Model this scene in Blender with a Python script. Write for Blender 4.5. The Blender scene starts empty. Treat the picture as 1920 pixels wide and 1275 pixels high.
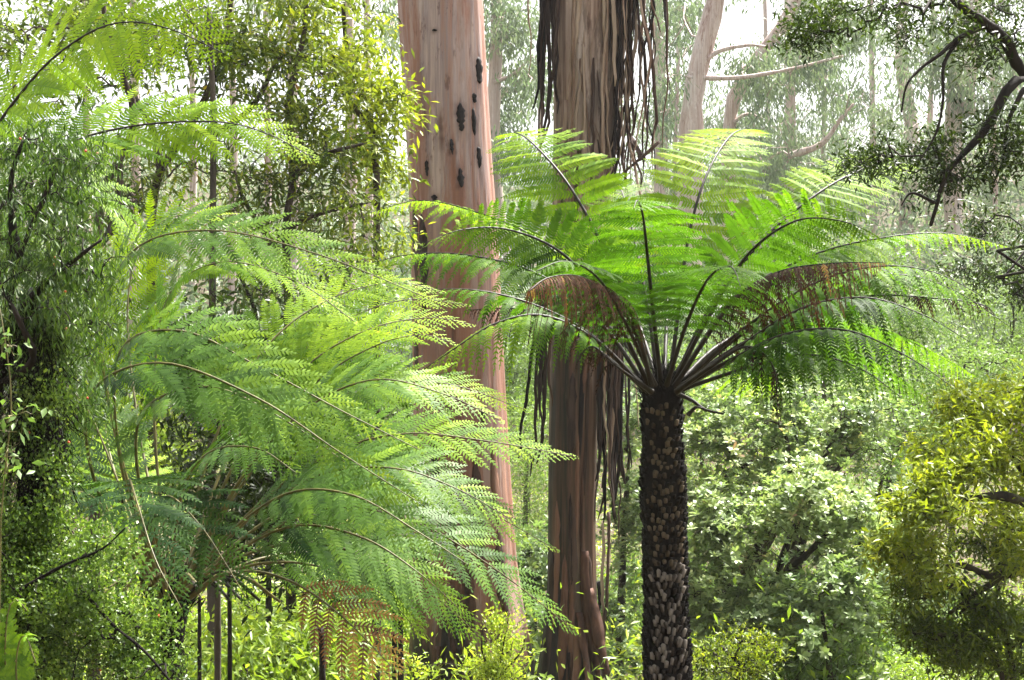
import bpy, math, random
import numpy as np
from mathutils import Vector

# ------------------------------------------------------------------ camera, sky, sun, exposure
S = bpy.context.scene
COL = S.collection
CZ = 3.0                     # the camera stands on a raised walkway
K = 0.72 / 1920.0            # 50 mm lens: metres per picture pixel and metre of depth

cam_data = bpy.data.cameras.new('camera')
cam_data.lens = 50.0
cam_data.sensor_width = 36.0
cam_data.clip_end = 600.0
cam_data.clip_start = 0.05
cam = bpy.data.objects.new('camera', cam_data)
COL.objects.link(cam)
cam.location = (0, 0, CZ)
cam.rotation_euler = (math.radians(90), 0, 0)
S.camera = cam

SUN_EL, SUN_ROT = math.radians(58), math.radians(40)
world = bpy.data.worlds.new('World')
S.world = world
world.use_nodes = True
wn = world.node_tree.nodes
wl = world.node_tree.links
wn.clear()
sky_tex = wn.new('ShaderNodeTexSky')
sky_tex.sky_type = 'NISHITA'
sky_tex.sun_disc = False
sky_tex.sun_elevation = SUN_EL
sky_tex.sun_rotation = SUN_ROT
sky_tex.air_density = 1.0
sky_tex.dust_density = 6.0
sky_tex.ozone_density = 1.0
hsv = wn.new('ShaderNodeHueSaturation')
hsv.inputs['Saturation'].default_value = 0.22     # overcast: the cloud takes the blue out
bg = wn.new('ShaderNodeBackground')
bg.inputs['Strength'].default_value = 0.08
wo = wn.new('ShaderNodeOutputWorld')
wl.new(sky_tex.outputs['Color'], hsv.inputs['Color'])
wl.new(hsv.outputs['Color'], bg.inputs['Color'])
wl.new(bg.outputs['Background'], wo.inputs['Surface'])

sun_data = bpy.data.lights.new('sun', 'SUN')
sun_data.energy = 4.8
sun_data.angle = math.radians(7)
sun_data.color = (1.0, 0.96, 0.9)
sun = bpy.data.objects.new('sun', sun_data)
COL.objects.link(sun)
sd = Vector((math.sin(SUN_ROT) * math.cos(SUN_EL), math.cos(SUN_ROT) * math.cos(SUN_EL), math.sin(SUN_EL)))
sun.rotation_euler = (-sd).to_track_quat('-Z', 'Y').to_euler()
sun.location = (8, 10, 30)

S.view_settings.view_transform = 'Standard'
S.view_settings.look = 'None'
S.view_settings.exposure = 2.3
S.view_settings.gamma = 1.0
S.view_settings.use_curve_mapping = False
S.render.engine = 'CYCLES'
S.cycles.use_denoising = True
S.cycles.max_bounces = 4
S.cycles.diffuse_bounces = 1
S.cycles.glossy_bounces = 2
S.cycles.transmission_bounces = 5
S.cycles.volume_bounces = 1
S.cycles.use_adaptive_sampling = True
S.cycles.adaptive_threshold = 0.02
HAZE = 0.00045

# ------------------------------------------------------------------ helpers
rng = np.random.default_rng(7)


def reseed(n):
    global rng
    rng = np.random.default_rng(n)


def P(px, py, d):
    """a picture direction and a depth -> a point of the place"""
    return np.array([(px - 960.0) * K * d, d, CZ + (637.5 - py) * K * d])


def norm(v):
    return v / np.maximum(np.linalg.norm(v, axis=-1, keepdims=True), 1e-9)


class Geo:
    """collects faces of 3 or 4 corners and one tint value per vertex"""

    def __init__(self):
        self.v, self.f3, self.f4, self.t = [], [], [], []
        self.n = 0

    def add(self, v, f3=None, f4=None, tint=0.5):
        v = np.asarray(v, dtype=np.float64).reshape(-1, 3)
        if f3 is not None and len(f3):
            self.f3.append(np.asarray(f3, dtype=np.int64).reshape(-1, 3) + self.n)
        if f4 is not None and len(f4):
            self.f4.append(np.asarray(f4, dtype=np.int64).reshape(-1, 4) + self.n)
        self.v.append(v)
        t = np.asarray(tint, dtype=np.float64)
        self.t.append(np.full(len(v), float(t)) if t.ndim == 0 else t.reshape(-1))
        self.n += len(v)

    def mesh(self, name, mat, off=(0, 0, 0), smooth=False):
        me = bpy.data.meshes.new(name)
        v = np.concatenate(self.v) - np.asarray(off)
        f3 = np.concatenate(self.f3) if self.f3 else np.zeros((0, 3), int)
        f4 = np.concatenate(self.f4) if self.f4 else np.zeros((0, 4), int)
        me.vertices.add(len(v))
        me.vertices.foreach_set('co', v.astype(np.float32).ravel())
        loops = np.concatenate([f3.ravel(), f4.ravel()]).astype(np.int32)
        me.loops.add(len(loops))
        me.loops.foreach_set('vertex_index', loops)
        tot = np.concatenate([np.full(len(f3), 3), np.full(len(f4), 4)]).astype(np.int32)
        start = np.concatenate([[0], np.cumsum(tot)[:-1]]).astype(np.int32)
        me.polygons.add(len(tot))
        me.polygons.foreach_set('loop_start', start)
        try:
            me.polygons.foreach_set('loop_total', tot)
        except Exception:
            pass
        if smooth:
            me.polygons.foreach_set('use_smooth', np.ones(len(tot), dtype=bool))
        a = me.attributes.new('tint', 'FLOAT', 'POINT')
        a.data.foreach_set('value', np.concatenate(self.t).astype(np.float32))
        me.materials.append(mat)
        me.update(calc_edges=True)
        me.validate()
        return me


def thing(name, label, cat, origin, group=None):
    o = bpy.data.objects.new(name, None)
    COL.objects.link(o)
    o.empty_display_size = 0.2
    o.location = [float(c) for c in origin]
    o['label'] = label
    o['category'] = cat
    if group:
        o['group'] = group
    o_orig = np.asarray(origin, dtype=float)
    ORIG[o.name] = o_orig
    return o


ORIG = {}


def root_origin(o):
    while o.parent is not None:
        o = o.parent
    return ORIG.get(o.name, np.zeros(3))


def part(name, geo, mat, parent, smooth=False, kind=None, label=None):
    """one mesh object under its thing (or part); vertices are given in world space"""
    me = geo.mesh(name, mat, root_origin(parent), smooth)
    o = bpy.data.objects.new(name, me)
    COL.objects.link(o)
    o.parent = parent
    if kind:
        o['kind'] = kind
    if label:
        o['label'] = label
    return o


def solo(name, geo, mat, kind, label=None, cat=None, smooth=False):
    me = geo.mesh(name, mat, (0, 0, 0), smooth)
    o = bpy.data.objects.new(name, me)
    COL.objects.link(o)
    if kind:
        o['kind'] = kind
    if label:
        o['label'] = label
    if cat:
        o['category'] = cat
    return o


def spline(pts, n):
    """Catmull-Rom through the points, resampled evenly by length"""
    p = np.asarray(pts, dtype=float)
    if len(p) == 2:
        return p[0] + (p[1] - p[0]) * np.linspace(0, 1, n)[:, None]
    e = np.vstack([2 * p[0] - p[1], p, 2 * p[-1] - p[-2]])
    out = []
    for i in range(len(p) - 1):
        t = np.linspace(0, 1, 14, endpoint=False)[:, None]
        a, b, c, d = e[i], e[i + 1], e[i + 2], e[i + 3]
        out.append(0.5 * (2 * b + (c - a) * t + (2 * a - 5 * b + 4 * c - d) * t ** 2 + (3 * b - a - 3 * c + d) * t ** 3))
    out.append(p[-1:])
    q = np.vstack(out)
    s = np.concatenate([[0], np.cumsum(np.linalg.norm(np.diff(q, axis=0), axis=1))])
    u = np.linspace(0, s[-1], n)
    return np.stack([np.interp(u, s, q[:, k]) for k in range(3)], axis=1)


def tube(g, pts, rad, sides=6, tint=0.5, cap=True):
    pts = np.asarray(pts, dtype=float)
    n = len(pts)
    rad = np.broadcast_to(np.asarray(rad, dtype=float), (n,))
    T = norm(np.gradient(pts, axis=0))
    ref = np.array([0.0, 0, 1]) if abs(T[:, 2]).mean() < 0.8 else np.array([1.0, 0, 0])
    A = norm(np.cross(T, ref))
    B = np.cross(T, A)
    th = np.linspace(0, 2 * math.pi, sides, endpoint=False)
    v = pts[:, None, :] + rad[:, None, None] * (A[:, None, :] * np.cos(th)[None, :, None] + B[:, None, :] * np.sin(th)[None, :, None])
    i = np.arange(n - 1)[:, None] * sides
    j = np.arange(sides)[None, :]
    j2 = (j + 1) % sides
    f = np.stack([i + j, i + j2, i + sides + j2, i + sides + j], axis=-1).reshape(-1, 4)
    f3 = None
    if cap:
        v = np.concatenate([v.reshape(-1, 3), pts[-1:] + T[-1:] * rad[-1]])
        k = n * sides
        b = (n - 1) * sides
        f3 = np.stack([b + np.arange(sides), b + (np.arange(sides) + 1) % sides, np.full(sides, k)], axis=-1)
    tt = tint
    if not np.isscalar(tint):
        tt = np.repeat(np.asarray(tint), sides)
        if cap:
            tt = np.append(tt, tt[-1])
    g.add(v.reshape(-1, 3), f3, f, tt)


def leaves(g, c, d, L, W, nrm, tint, droop=0.15, fold=0.12, blunt=False):
    """a folded leaf blade (two or four triangles) for every centre"""
    n = len(c)
    d = norm(d)
    s = norm(np.cross(d, nrm))
    u = np.cross(s, d)
    L = np.broadcast_to(L, (n,))[:, None]
    W = np.broadcast_to(W, (n,))[:, None]
    z = np.array([0, 0, -1.0])
    mid = c + d * L * 0.5 + z * L * droop * 0.3
    tip = c + d * L + z * L * droop
    if blunt:
        a1 = c + d * L * 0.3 + s * W * 0.38 + u * W * fold
        b1 = c + d * L * 0.3 - s * W * 0.38 + u * W * fold
        a2 = c + d * L * 0.68 + s * W * 0.5 + u * W * fold + z * L * droop * 0.5
        b2 = c + d * L * 0.68 - s * W * 0.5 + u * W * fold + z * L * droop * 0.5
        v = np.stack([c, a1, a2, tip, b2, b1], axis=1).reshape(-1, 3)
        k = np.arange(n)[:, None] * 6
        f = np.concatenate([k + np.array([[0, 1, 5]]), k + np.array([[2, 3, 4]])])
        q = k + np.array([[1, 2, 4, 5]])
        g.add(v, f, q, np.repeat(tint, 6))
        return
    a = mid + s * W * 0.5 + u * W * fold
    b = mid - s * W * 0.5 + u * W * fold
    v = np.stack([c, a, tip, b], axis=1).reshape(-1, 3)
    k = np.arange(n)[:, None] * 4
    f = np.concatenate([k + np.array([[0, 1, 2]]), k + np.array([[0, 2, 3]])])
    g.add(v, f, None, np.repeat(tint, 4))


def wob(x, y, s=1.0, ph=0.0):
    """cheap smooth unevenness"""
    return (np.sin(x * 1.7 * s + ph + 1.3 * np.sin(y * 0.9 * s + ph)) + np.sin(y * 2.3 * s - ph * 1.7 + 1.1 * np.sin(x * 1.1 * s)) + 0.6 * np.sin((x + y) * 3.9 * s + ph * 2.1)) / 2.6


# ------------------------------------------------------------------ materials
def new_mat(name):
    m = bpy.data.materials.new(name)
    m.use_nodes = True
    nt = m.node_tree
    nt.nodes.clear()
    out = nt.nodes.new('ShaderNodeOutputMaterial')
    return m, nt, out


def ramp(nt, stops):
    r = nt.nodes.new('ShaderNodeValToRGB')
    e = r.color_ramp.elements
    while len(e) < len(stops):
        e.new(0.5)
    for k, (p, c) in enumerate(stops):
        e[k].position = p
        e[k].color = (c[0], c[1], c[2], 1)
    return r


def leaf_mat(name, stops, trans=0.4, tcol=(1.15, 1.25, 0.55), rough=0.45, spec=0.4, under=None):
    """leaf: diffuse and gloss on top, light passing through from behind"""
    m, nt, out = new_mat(name)
    at = nt.nodes.new('ShaderNodeAttribute')
    at.attribute_name = 'tint'
    rp = ramp(nt, stops)
    nt.links.new(at.outputs['Fac'], rp.inputs['Fac'])
    col = rp.outputs['Color']
    if under is not None:                       # the paler underside of the blade
        geo = nt.nodes.new('ShaderNodeNewGeometry')
        mx = nt.nodes.new('ShaderNodeMix')
        mx.data_type = 'RGBA'
        mx.blend_type = 'MIX'
        fac = nt.nodes.new('ShaderNodeMath')
        fac.operation = 'MULTIPLY'
        fac.inputs[1].default_value = 0.6
        nt.links.new(geo.outputs['Backfacing'], fac.inputs[0])
        nt.links.new(fac.outputs[0], mx.inputs['Factor'])
        nt.links.new(col, mx.inputs[6])
        mx.inputs[7].default_value = (*under, 1)
        col = mx.outputs[2]
    bs = nt.nodes.new('ShaderNodeBsdfPrincipled')
    bs.inputs['Roughness'].default_value = rough
    bs.inputs['Specular IOR Level'].default_value = spec
    nt.links.new(col, bs.inputs['Base Color'])
    mul = nt.nodes.new('ShaderNodeMix')
    mul.data_type = 'RGBA'
    mul.blend_type = 'MULTIPLY'
    mul.inputs['Factor'].default_value = 1.0
    nt.links.new(rp.outputs['Color'], mul.inputs[6])
    mul.inputs[7].default_value = (*tcol, 1)
    tr = nt.nodes.new('ShaderNodeBsdfTranslucent')
    nt.links.new(mul.outputs[2], tr.inputs['Color'])
    mix = nt.nodes.new('ShaderNodeMixShader')
    mix.inputs['Fac'].default_value = trans
    nt.links.new(bs.outputs[0], mix.inputs[1])
    nt.links.new(tr.outputs[0], mix.inputs[2])
    nt.links.new(mix.outputs[0], out.inputs['Surface'])
    return m


def rough_mat(name, c1, c2, scale=8.0, stretch=(1, 1, 1), rough=0.85, bump=0.3, c3=None, spec=0.2, dist=0.01, objrand=0.0):
    """bark, soil, fibre: two or three tones by noise with fine relief"""
    m, nt, out = new_mat(name)
    tc = nt.nodes.new('ShaderNodeTexCoord')
    mp = nt.nodes.new('ShaderNodeMapping')
    mp.inputs['Scale'].default_value = stretch
    nt.links.new(tc.outputs['Object'], mp.inputs['Vector'])
    nz = nt.nodes.new('ShaderNodeTexNoise')
    nz.inputs['Scale'].default_value = scale
    nz.inputs['Detail'].default_value = 8
    nz.inputs['Roughness'].default_value = 0.65
    nt.links.new(mp.outputs[0], nz.inputs['Vector'])
    st = [(0.32, c1), (0.66, c2)] if c3 is None else [(0.3, c1), (0.5, c2), (0.7, c3)]
    rp = ramp(nt, st)
    fac = nz.outputs['Fac']
    if objrand:
        oi = nt.nodes.new('ShaderNodeObjectInfo')
        ad = nt.nodes.new('ShaderNodeMath')
        ad.operation = 'MULTIPLY_ADD'
        nt.links.new(oi.outputs['Random'], ad.inputs[0])
        ad.inputs[1].default_value = objrand
        sb = nt.nodes.new('ShaderNodeMath')
        sb.operation = 'SUBTRACT'
        nt.links.new(nz.outputs['Fac'], sb.inputs[0])
        sb.inputs[1].default_value = objrand * 0.5
        nt.links.new(sb.outputs[0], ad.inputs[2])
        fac = ad.outputs[0]
    nt.links.new(fac, rp.inputs['Fac'])
    bs = nt.nodes.new('ShaderNodeBsdfPrincipled')
    bs.inputs['Roughness'].default_value = rough
    bs.inputs['Specular IOR Level'].default_value = spec
    nt.links.new(rp.outputs['Color'], bs.inputs['Base Color'])
    bp = nt.nodes.new('ShaderNodeBump')
    bp.inputs['Strength'].default_value = bump
    bp.inputs['Distance'].default_value = dist
    nt.links.new(nz.outputs['Fac'], bp.inputs['Height'])
    nt.links.new(bp.outputs[0], bs.inputs['Normal'])
    nt.links.new(bs.outputs[0], out.inputs['Surface'])
    return m


def gum_mat(name, stops, char=0.0, wet=0.0, stops2=None, zmid=3.0, mottle=(0.26, 0.115, 0.07, 1), pale=(0.47, 0.39, 0.36, 1)):
    """smooth gum bark: long vertical streaks, fine flecks, a charred foot with a ragged edge"""
    m, nt, out = new_mat(name)
    N, Lk = nt.nodes, nt.links
    tc = N.new('ShaderNodeTexCoord')

    def noise(scale, st, detail=6, rough=0.6):
        mp = N.new('ShaderNodeMapping')
        mp.inputs['Scale'].default_value = st
        Lk.new(tc.outputs['Object'], mp.inputs['Vector'])
        nz = N.new('ShaderNodeTexNoise')
        nz.inputs['Scale'].default_value = scale
        nz.inputs['Detail'].default_value = detail
        nz.inputs['Roughness'].default_value = rough
        Lk.new(mp.outputs[0], nz.inputs['Vector'])
        return nz.outputs['Fac']

    broad = noise(4.2, (1, 1, 0.05), 5, 0.55)
    fine = noise(22, (1, 1, 0.035), 7, 0.6)
    fleck = noise(16, (1, 1, 0.22), 8, 0.7)
    mix = N.new('ShaderNodeMath')
    mix.operation = 'MULTIPLY_ADD'
    Lk.new(fine, mix.inputs[0])
    mix.inputs[1].default_value = 0.5
    m2 = N.new('ShaderNodeMath')
    m2.operation = 'MULTIPLY'
    Lk.new(broad, m2.inputs[0])
    m2.inputs[1].default_value = 0.5
    Lk.new(m2.outputs[0], mix.inputs[2])
    rp = ramp(nt, stops)
    Lk.new(mix.outputs[0], rp.inputs['Fac'])
    rcol = rp.outputs['Color']
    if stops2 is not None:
        # redder lower bark, on gum_brown with painted fern shade, meets pale bark raggedly
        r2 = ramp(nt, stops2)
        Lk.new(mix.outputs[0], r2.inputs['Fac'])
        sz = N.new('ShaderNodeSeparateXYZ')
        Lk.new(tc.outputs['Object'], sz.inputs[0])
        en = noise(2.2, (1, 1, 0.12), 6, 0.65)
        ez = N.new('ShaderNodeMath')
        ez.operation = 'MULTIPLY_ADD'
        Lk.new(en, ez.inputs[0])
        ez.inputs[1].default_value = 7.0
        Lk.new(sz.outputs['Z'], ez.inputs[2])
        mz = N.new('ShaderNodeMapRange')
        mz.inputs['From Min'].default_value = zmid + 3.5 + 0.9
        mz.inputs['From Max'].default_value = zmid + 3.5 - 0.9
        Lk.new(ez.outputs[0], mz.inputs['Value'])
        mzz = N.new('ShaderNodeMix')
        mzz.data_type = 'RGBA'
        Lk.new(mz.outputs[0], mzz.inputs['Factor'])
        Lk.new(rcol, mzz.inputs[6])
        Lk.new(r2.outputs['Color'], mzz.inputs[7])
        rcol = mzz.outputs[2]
    # dark flecks and small streaks of old bark
    fr = ramp(nt, [(0.575, (0, 0, 0)), (0.65, (1, 1, 1))])
    Lk.new(fleck, fr.inputs['Fac'])
    mx = N.new('ShaderNodeMix')
    mx.data_type = 'RGBA'
    fm = N.new('ShaderNodeMath')
    fm.operation = 'MULTIPLY'
    fm.inputs[1].default_value = 0.7
    Lk.new(fr.outputs['Color'], fm.inputs[0])
    Lk.new(fm.outputs[0], mx.inputs['Factor'])
    Lk.new(rcol, mx.inputs[6])
    mx.inputs[7].default_value = (0.10, 0.045, 0.035, 1)
    col = mx.outputs[2]
    # larger mottles where bark plates came away in different years
    mott = noise(2.6, (1, 1, 0.16), 7, 0.68)
    mr1 = ramp(nt, [(0.52, (0, 0, 0)), (0.56, (1, 1, 1))])
    Lk.new(mott, mr1.inputs['Fac'])
    mf = N.new('ShaderNodeMath')
    mf.operation = 'MULTIPLY'
    mf.inputs[1].default_value = 0.6
    Lk.new(mr1.outputs['Color'], mf.inputs[0])
    mm_ = N.new('ShaderNodeMix')
    mm_.data_type = 'RGBA'
    Lk.new(mf.outputs[0], mm_.inputs['Factor'])
    Lk.new(col, mm_.inputs[6])
    mm_.inputs[7].default_value = mottle
    col = mm_.outputs[2]
    mott2 = noise(3.1, (1, 1, 0.10), 7, 0.7)
    mr2 = ramp(nt, [(0.54, (0, 0, 0)), (0.60, (1, 1, 1))])
    Lk.new(mott2, mr2.inputs['Fac'])
    mf2 = N.new('ShaderNodeMath')
    mf2.operation = 'MULTIPLY'
    mf2.inputs[1].default_value = 0.35
    Lk.new(mr2.outputs['Color'], mf2.inputs[0])
    mm2 = N.new('ShaderNodeMix')
    mm2.data_type = 'RGBA'
    Lk.new(mf2.outputs[0], mm2.inputs['Factor'])
    Lk.new(col, mm2.inputs[6])
    mm2.inputs[7].default_value = pale
    col = mm2.outputs[2]
    at = N.new('ShaderNodeAttribute')
    at.attribute_name = 'tint'
    sj = N.new('ShaderNodeMath')
    sj.operation = 'MULTIPLY'
    Lk.new(at.outputs['Fac'], sj.inputs[0])
    sjr = ramp(nt, [(0.34, (0, 0, 0)), (0.62, (1, 1, 1))])
    Lk.new(fine, sjr.inputs['Fac'])
    Lk.new(sjr.outputs['Color'], sj.inputs[1])
    ms = N.new('ShaderNodeMix')
    ms.data_type = 'RGBA'
    Lk.new(sj.outputs[0], ms.inputs['Factor'])
    Lk.new(col, ms.inputs[6])
    ms.inputs[7].default_value = (0.075, 0.032, 0.024, 1)
    col = ms.outputs[2]
    if char > -50:
        # scorch and lichen stain of the foot: height with a ragged, streaky edge
        sp = N.new('ShaderNodeSeparateXYZ')
        Lk.new(tc.outputs['Object'], sp.inputs[0])
        edge = noise(3.0, (1, 1, 0.18), 6, 0.65)
        e1 = N.new('ShaderNodeMath')
        e1.operation = 'MULTIPLY_ADD'
        Lk.new(edge, e1.inputs[0])
        e1.inputs[1].default_value = 3.4
        Lk.new(sp.outputs['Z'], e1.inputs[2])
        mr = N.new('ShaderNodeMapRange')
        mr.inputs['From Min'].default_value = char + 1.7 + 0.35
        mr.inputs['From Max'].default_value = char + 1.7 - 0.35
        Lk.new(e1.outputs[0], mr.inputs['Value'])
        mc = N.new('ShaderNodeMix')
        mc.data_type = 'RGBA'
        Lk.new(mr.outputs[0], mc.inputs['Factor'])
        Lk.new(col, mc.inputs[6])
        mc.inputs[7].default_value = (0.018, 0.013, 0.012, 1)
        col = mc.outputs[2]
    bs = N.new('ShaderNodeBsdfPrincipled')
    bs.inputs['Roughness'].default_value = 0.62 - wet * 0.15
    bs.inputs['Specular IOR Level'].default_value = 0.3
    Lk.new(col, bs.inputs['Base Color'])
    bp = N.new('ShaderNodeBump')
    bp.inputs['Strength'].default_value = 0.8
    bp.inputs['Distance'].default_value = 0.03
    Lk.new(mix.outputs[0], bp.inputs['Height'])
    bp2 = N.new('ShaderNodeBump')
    bp2.inputs['Strength'].default_value = 0.35
    bp2.inputs['Distance'].default_value = 0.01
    Lk.new(fleck, bp2.inputs['Height'])
    Lk.new(bp.outputs[0], bp2.inputs['Normal'])
    Lk.new(bp2.outputs[0], bs.inputs['Normal'])
    Lk.new(bs.outputs[0], out.inputs['Surface'])
    return m


M = {}
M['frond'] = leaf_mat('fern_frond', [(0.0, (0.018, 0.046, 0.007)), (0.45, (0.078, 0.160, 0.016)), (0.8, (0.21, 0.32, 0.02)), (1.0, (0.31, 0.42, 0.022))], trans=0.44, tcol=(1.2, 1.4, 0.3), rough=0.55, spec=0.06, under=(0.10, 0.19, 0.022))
M['frond_cool'] = leaf_mat('fern_frond_cool', [(0.0, (0.018, 0.046, 0.012)), (0.45, (0.076, 0.152, 0.022)), (0.8, (0.18, 0.29, 0.02)), (1.0, (0.31, 0.42, 0.022))], trans=0.32, tcol=(1.3, 1.5, 0.3), rough=0.5, spec=0.11)
M['dead_frond'] = leaf_mat('dead_frond', [(0.0, (0.015, 0.009, 0.006)), (0.45, (0.06, 0.032, 0.022)), (0.75, (0.17, 0.085, 0.05)), (0.88, (0.30, 0.15, 0.05)), (1.0, (0.45, 0.30, 0.08))], trans=0.25, tcol=(1.3, 1.0, 0.5), rough=0.8, spec=0.1)
M['stalk'] = rough_mat('frond_stalk', (0.007, 0.005, 0.003), (0.026, 0.018, 0.009), 30, (1, 1, 0.3), rough=0.55, spec=0.3)
M['stalk_green'] = rough_mat('frond_stalk_green', (0.05, 0.05, 0.015), (0.16, 0.14, 0.04), 30, (1, 1, 0.3), rough=0.5, spec=0.35)
M['fibre'] = rough_mat('fern_trunk_fibre', (0.0025, 0.002, 0.0016), (0.013, 0.009, 0.007), 40, (1, 1, 0.5), rough=0.95, bump=0.8)
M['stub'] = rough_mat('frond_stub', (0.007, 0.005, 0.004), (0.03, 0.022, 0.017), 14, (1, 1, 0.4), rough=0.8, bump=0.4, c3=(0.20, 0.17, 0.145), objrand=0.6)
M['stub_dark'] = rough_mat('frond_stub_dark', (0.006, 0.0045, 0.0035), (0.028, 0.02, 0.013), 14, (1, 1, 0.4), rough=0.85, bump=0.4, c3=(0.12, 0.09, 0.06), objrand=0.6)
M['gum_pink'] = gum_mat('gum_bark_pink', [(0.37, (0.14, 0.062, 0.043)), (0.44, (0.27, 0.14, 0.10)), (0.50, (0.33, 0.205, 0.165)), (0.55, (0.27, 0.205, 0.20)), (0.62, (0.44, 0.33, 0.285))], char=1.15,
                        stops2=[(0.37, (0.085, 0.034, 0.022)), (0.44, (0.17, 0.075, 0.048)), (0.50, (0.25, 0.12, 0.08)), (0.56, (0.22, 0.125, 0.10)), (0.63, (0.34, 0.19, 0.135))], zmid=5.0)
M['gum_brown'] = gum_mat('gum_bark_brown', [(0.37, (0.10, 0.06, 0.045)), (0.43, (0.24, 0.155, 0.115)), (0.49, (0.36, 0.26, 0.205)), (0.55, (0.43, 0.34, 0.285)), (0.64, (0.55, 0.47, 0.41))], char=1.35,
                         stops2=[(0.40, (0.010, 0.011, 0.007)), (0.46, (0.030, 0.023, 0.014)), (0.52, (0.075, 0.040, 0.025)), (0.58, (0.12, 0.065, 0.04)), (0.66, (0.21, 0.135, 0.095))], zmid=4.0, mottle=(0.07, 0.045, 0.03, 1), pale=(0.24, 0.17, 0.12, 1))  # dark greenish lower tones hold the fern's shade, painted into the red-brown bark
M['gum_pale'] = gum_mat('gum_bark_pale', [(0.38, (0.26, 0.16, 0.13)), (0.44, (0.42, 0.30, 0.26)), (0.52, (0.55, 0.44, 0.40)), (0.58, (0.60, 0.52, 0.48)), (0.66, (0.68, 0.62, 0.58))], char=-99, mottle=(0.40, 0.30, 0.26, 1))
M['strip'] = rough_mat('bark_strip', (0.05, 0.03, 0.022), (0.20, 0.125, 0.085), 9, (1, 1, 0.12), rough=0.75, bump=0.5, c3=(0.36, 0.27, 0.2), objrand=0.55)
M['strip_dark'] = rough_mat('bark_strip_dark', (0.006, 0.004, 0.004), (0.026, 0.016, 0.013), 9, (1, 1, 0.12), rough=0.75, bump=0.5, c3=(0.08, 0.05, 0.038), objrand=0.4)
M['strip_red'] = rough_mat('bark_strip_red', (0.018, 0.010, 0.007), (0.075, 0.036, 0.023), 9, (1, 1, 0.12), rough=0.75, bump=0.5, c3=(0.17, 0.09, 0.06), objrand=0.5)
M['char'] = rough_mat('charred_bark', (0.003, 0.0025, 0.0025), (0.016, 0.011, 0.011), 30, (1, 1, 0.3), rough=0.7, bump=0.8)
M['bark_dark'] = rough_mat('dark_bark', (0.006, 0.005, 0.004), (0.028, 0.021, 0.016), 14, (1, 1, 0.4), rough=0.85, bump=0.5)
M['bark_thicket'] = rough_mat('thicket_bark', (0.012, 0.009, 0.007), (0.05, 0.037, 0.028), 14, (1, 1, 0.4), rough=0.85, bump=0.5, c3=(0.11, 0.085, 0.07))
M['bark_mossy'] = rough_mat('mossy_bark', (0.008, 0.006, 0.004), (0.028, 0.022, 0.013), 9, (1, 1, 1), rough=0.9, bump=0.5, c3=(0.075, 0.085, 0.022))
M['bark_grey'] = rough_mat('grey_bark', (0.035, 0.03, 0.022), (0.11, 0.09, 0.07), 12, (1, 1, 0.3), rough=0.85, bump=0.4)
M['soil'] = rough_mat('forest_floor', (0.025, 0.018, 0.011), (0.07, 0.05, 0.03), 3.0, (1, 1, 1), rough=0.95, bump=0.6, c3=(0.06, 0.085, 0.025), dist=0.05)
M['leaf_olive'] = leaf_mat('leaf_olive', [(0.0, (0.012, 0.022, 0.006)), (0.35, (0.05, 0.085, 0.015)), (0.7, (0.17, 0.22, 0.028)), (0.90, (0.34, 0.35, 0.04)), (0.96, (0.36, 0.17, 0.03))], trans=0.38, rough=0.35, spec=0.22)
M['leaf_gum'] = leaf_mat('leaf_gum', [(0.0, (0.08, 0.12, 0.075)), (0.5, (0.15, 0.20, 0.12)), (1.0, (0.27, 0.32, 0.19))], trans=0.3, tcol=(1.1, 1.2, 0.8), rough=0.45, spec=0.15)
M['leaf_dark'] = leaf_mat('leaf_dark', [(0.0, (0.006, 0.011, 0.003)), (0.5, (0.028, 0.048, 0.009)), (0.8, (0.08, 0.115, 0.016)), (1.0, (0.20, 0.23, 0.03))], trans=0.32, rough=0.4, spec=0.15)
M['leaf_yellow'] = leaf_mat('leaf_yellow', [(0.0, (0.014, 0.024, 0.005)), (0.35, (0.07, 0.11, 0.014)), (0.7, (0.23, 0.29, 0.026)), (1.0, (0.46, 0.48, 0.05))], trans=0.42, tcol=(1.2, 1.2, 0.5), rough=0.4, spec=0.2)
M['leaf_pale'] = leaf_mat('leaf_pale', [(0.0, (0.04, 0.075, 0.03)), (0.4, (0.13, 0.20, 0.075)), (0.75, (0.32, 0.40, 0.17)), (0.90, (0.52, 0.54, 0.24)), (0.97, (0.40, 0.24, 0.18))], trans=0.35, tcol=(1.1, 1.2, 0.6), rough=0.38, spec=0.3)
M['leaf_creeper'] = leaf_mat('leaf_creeper', [(0.0, (0.010, 0.024, 0.006)), (0.4, (0.045, 0.090, 0.018)), (0.75, (0.14, 0.22, 0.035)), (1.0, (0.32, 0.40, 0.08))], trans=0.32, tcol=(1.1, 1.2, 0.5), rough=0.4, spec=0.28)
M['leaf_lime'] = leaf_mat('leaf_lime', [(0.0, (0.06, 0.11, 0.015)), (0.5, (0.20, 0.30, 0.035)), (1.0, (0.45, 0.50, 0.07))], trans=0.45, tcol=(1.15, 1.2, 0.5), rough=0.4, spec=0.4)
M['leaf_soft'] = leaf_mat('leaf_soft', [(0.0, (0.05, 0.10, 0.025)), (0.5, (0.13, 0.21, 0.05)), (1.0, (0.27, 0.35, 0.09))], trans=0.4, tcol=(1.1, 1.2, 0.6), rough=0.5, spec=0.3)
M['seed_head'] = leaf_mat('seed_head', [(0.0, (0.14, 0.07, 0.055)), (1.0, (0.38, 0.24, 0.20))], trans=0.2, tcol=(1.1, 1, 0.9), rough=0.9, spec=0.1)
M['berry'] = rough_mat('berry_red', (0.35, 0.03, 0.01), (0.55, 0.07, 0.02), 20, rough=0.35, spec=0.5)


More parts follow.
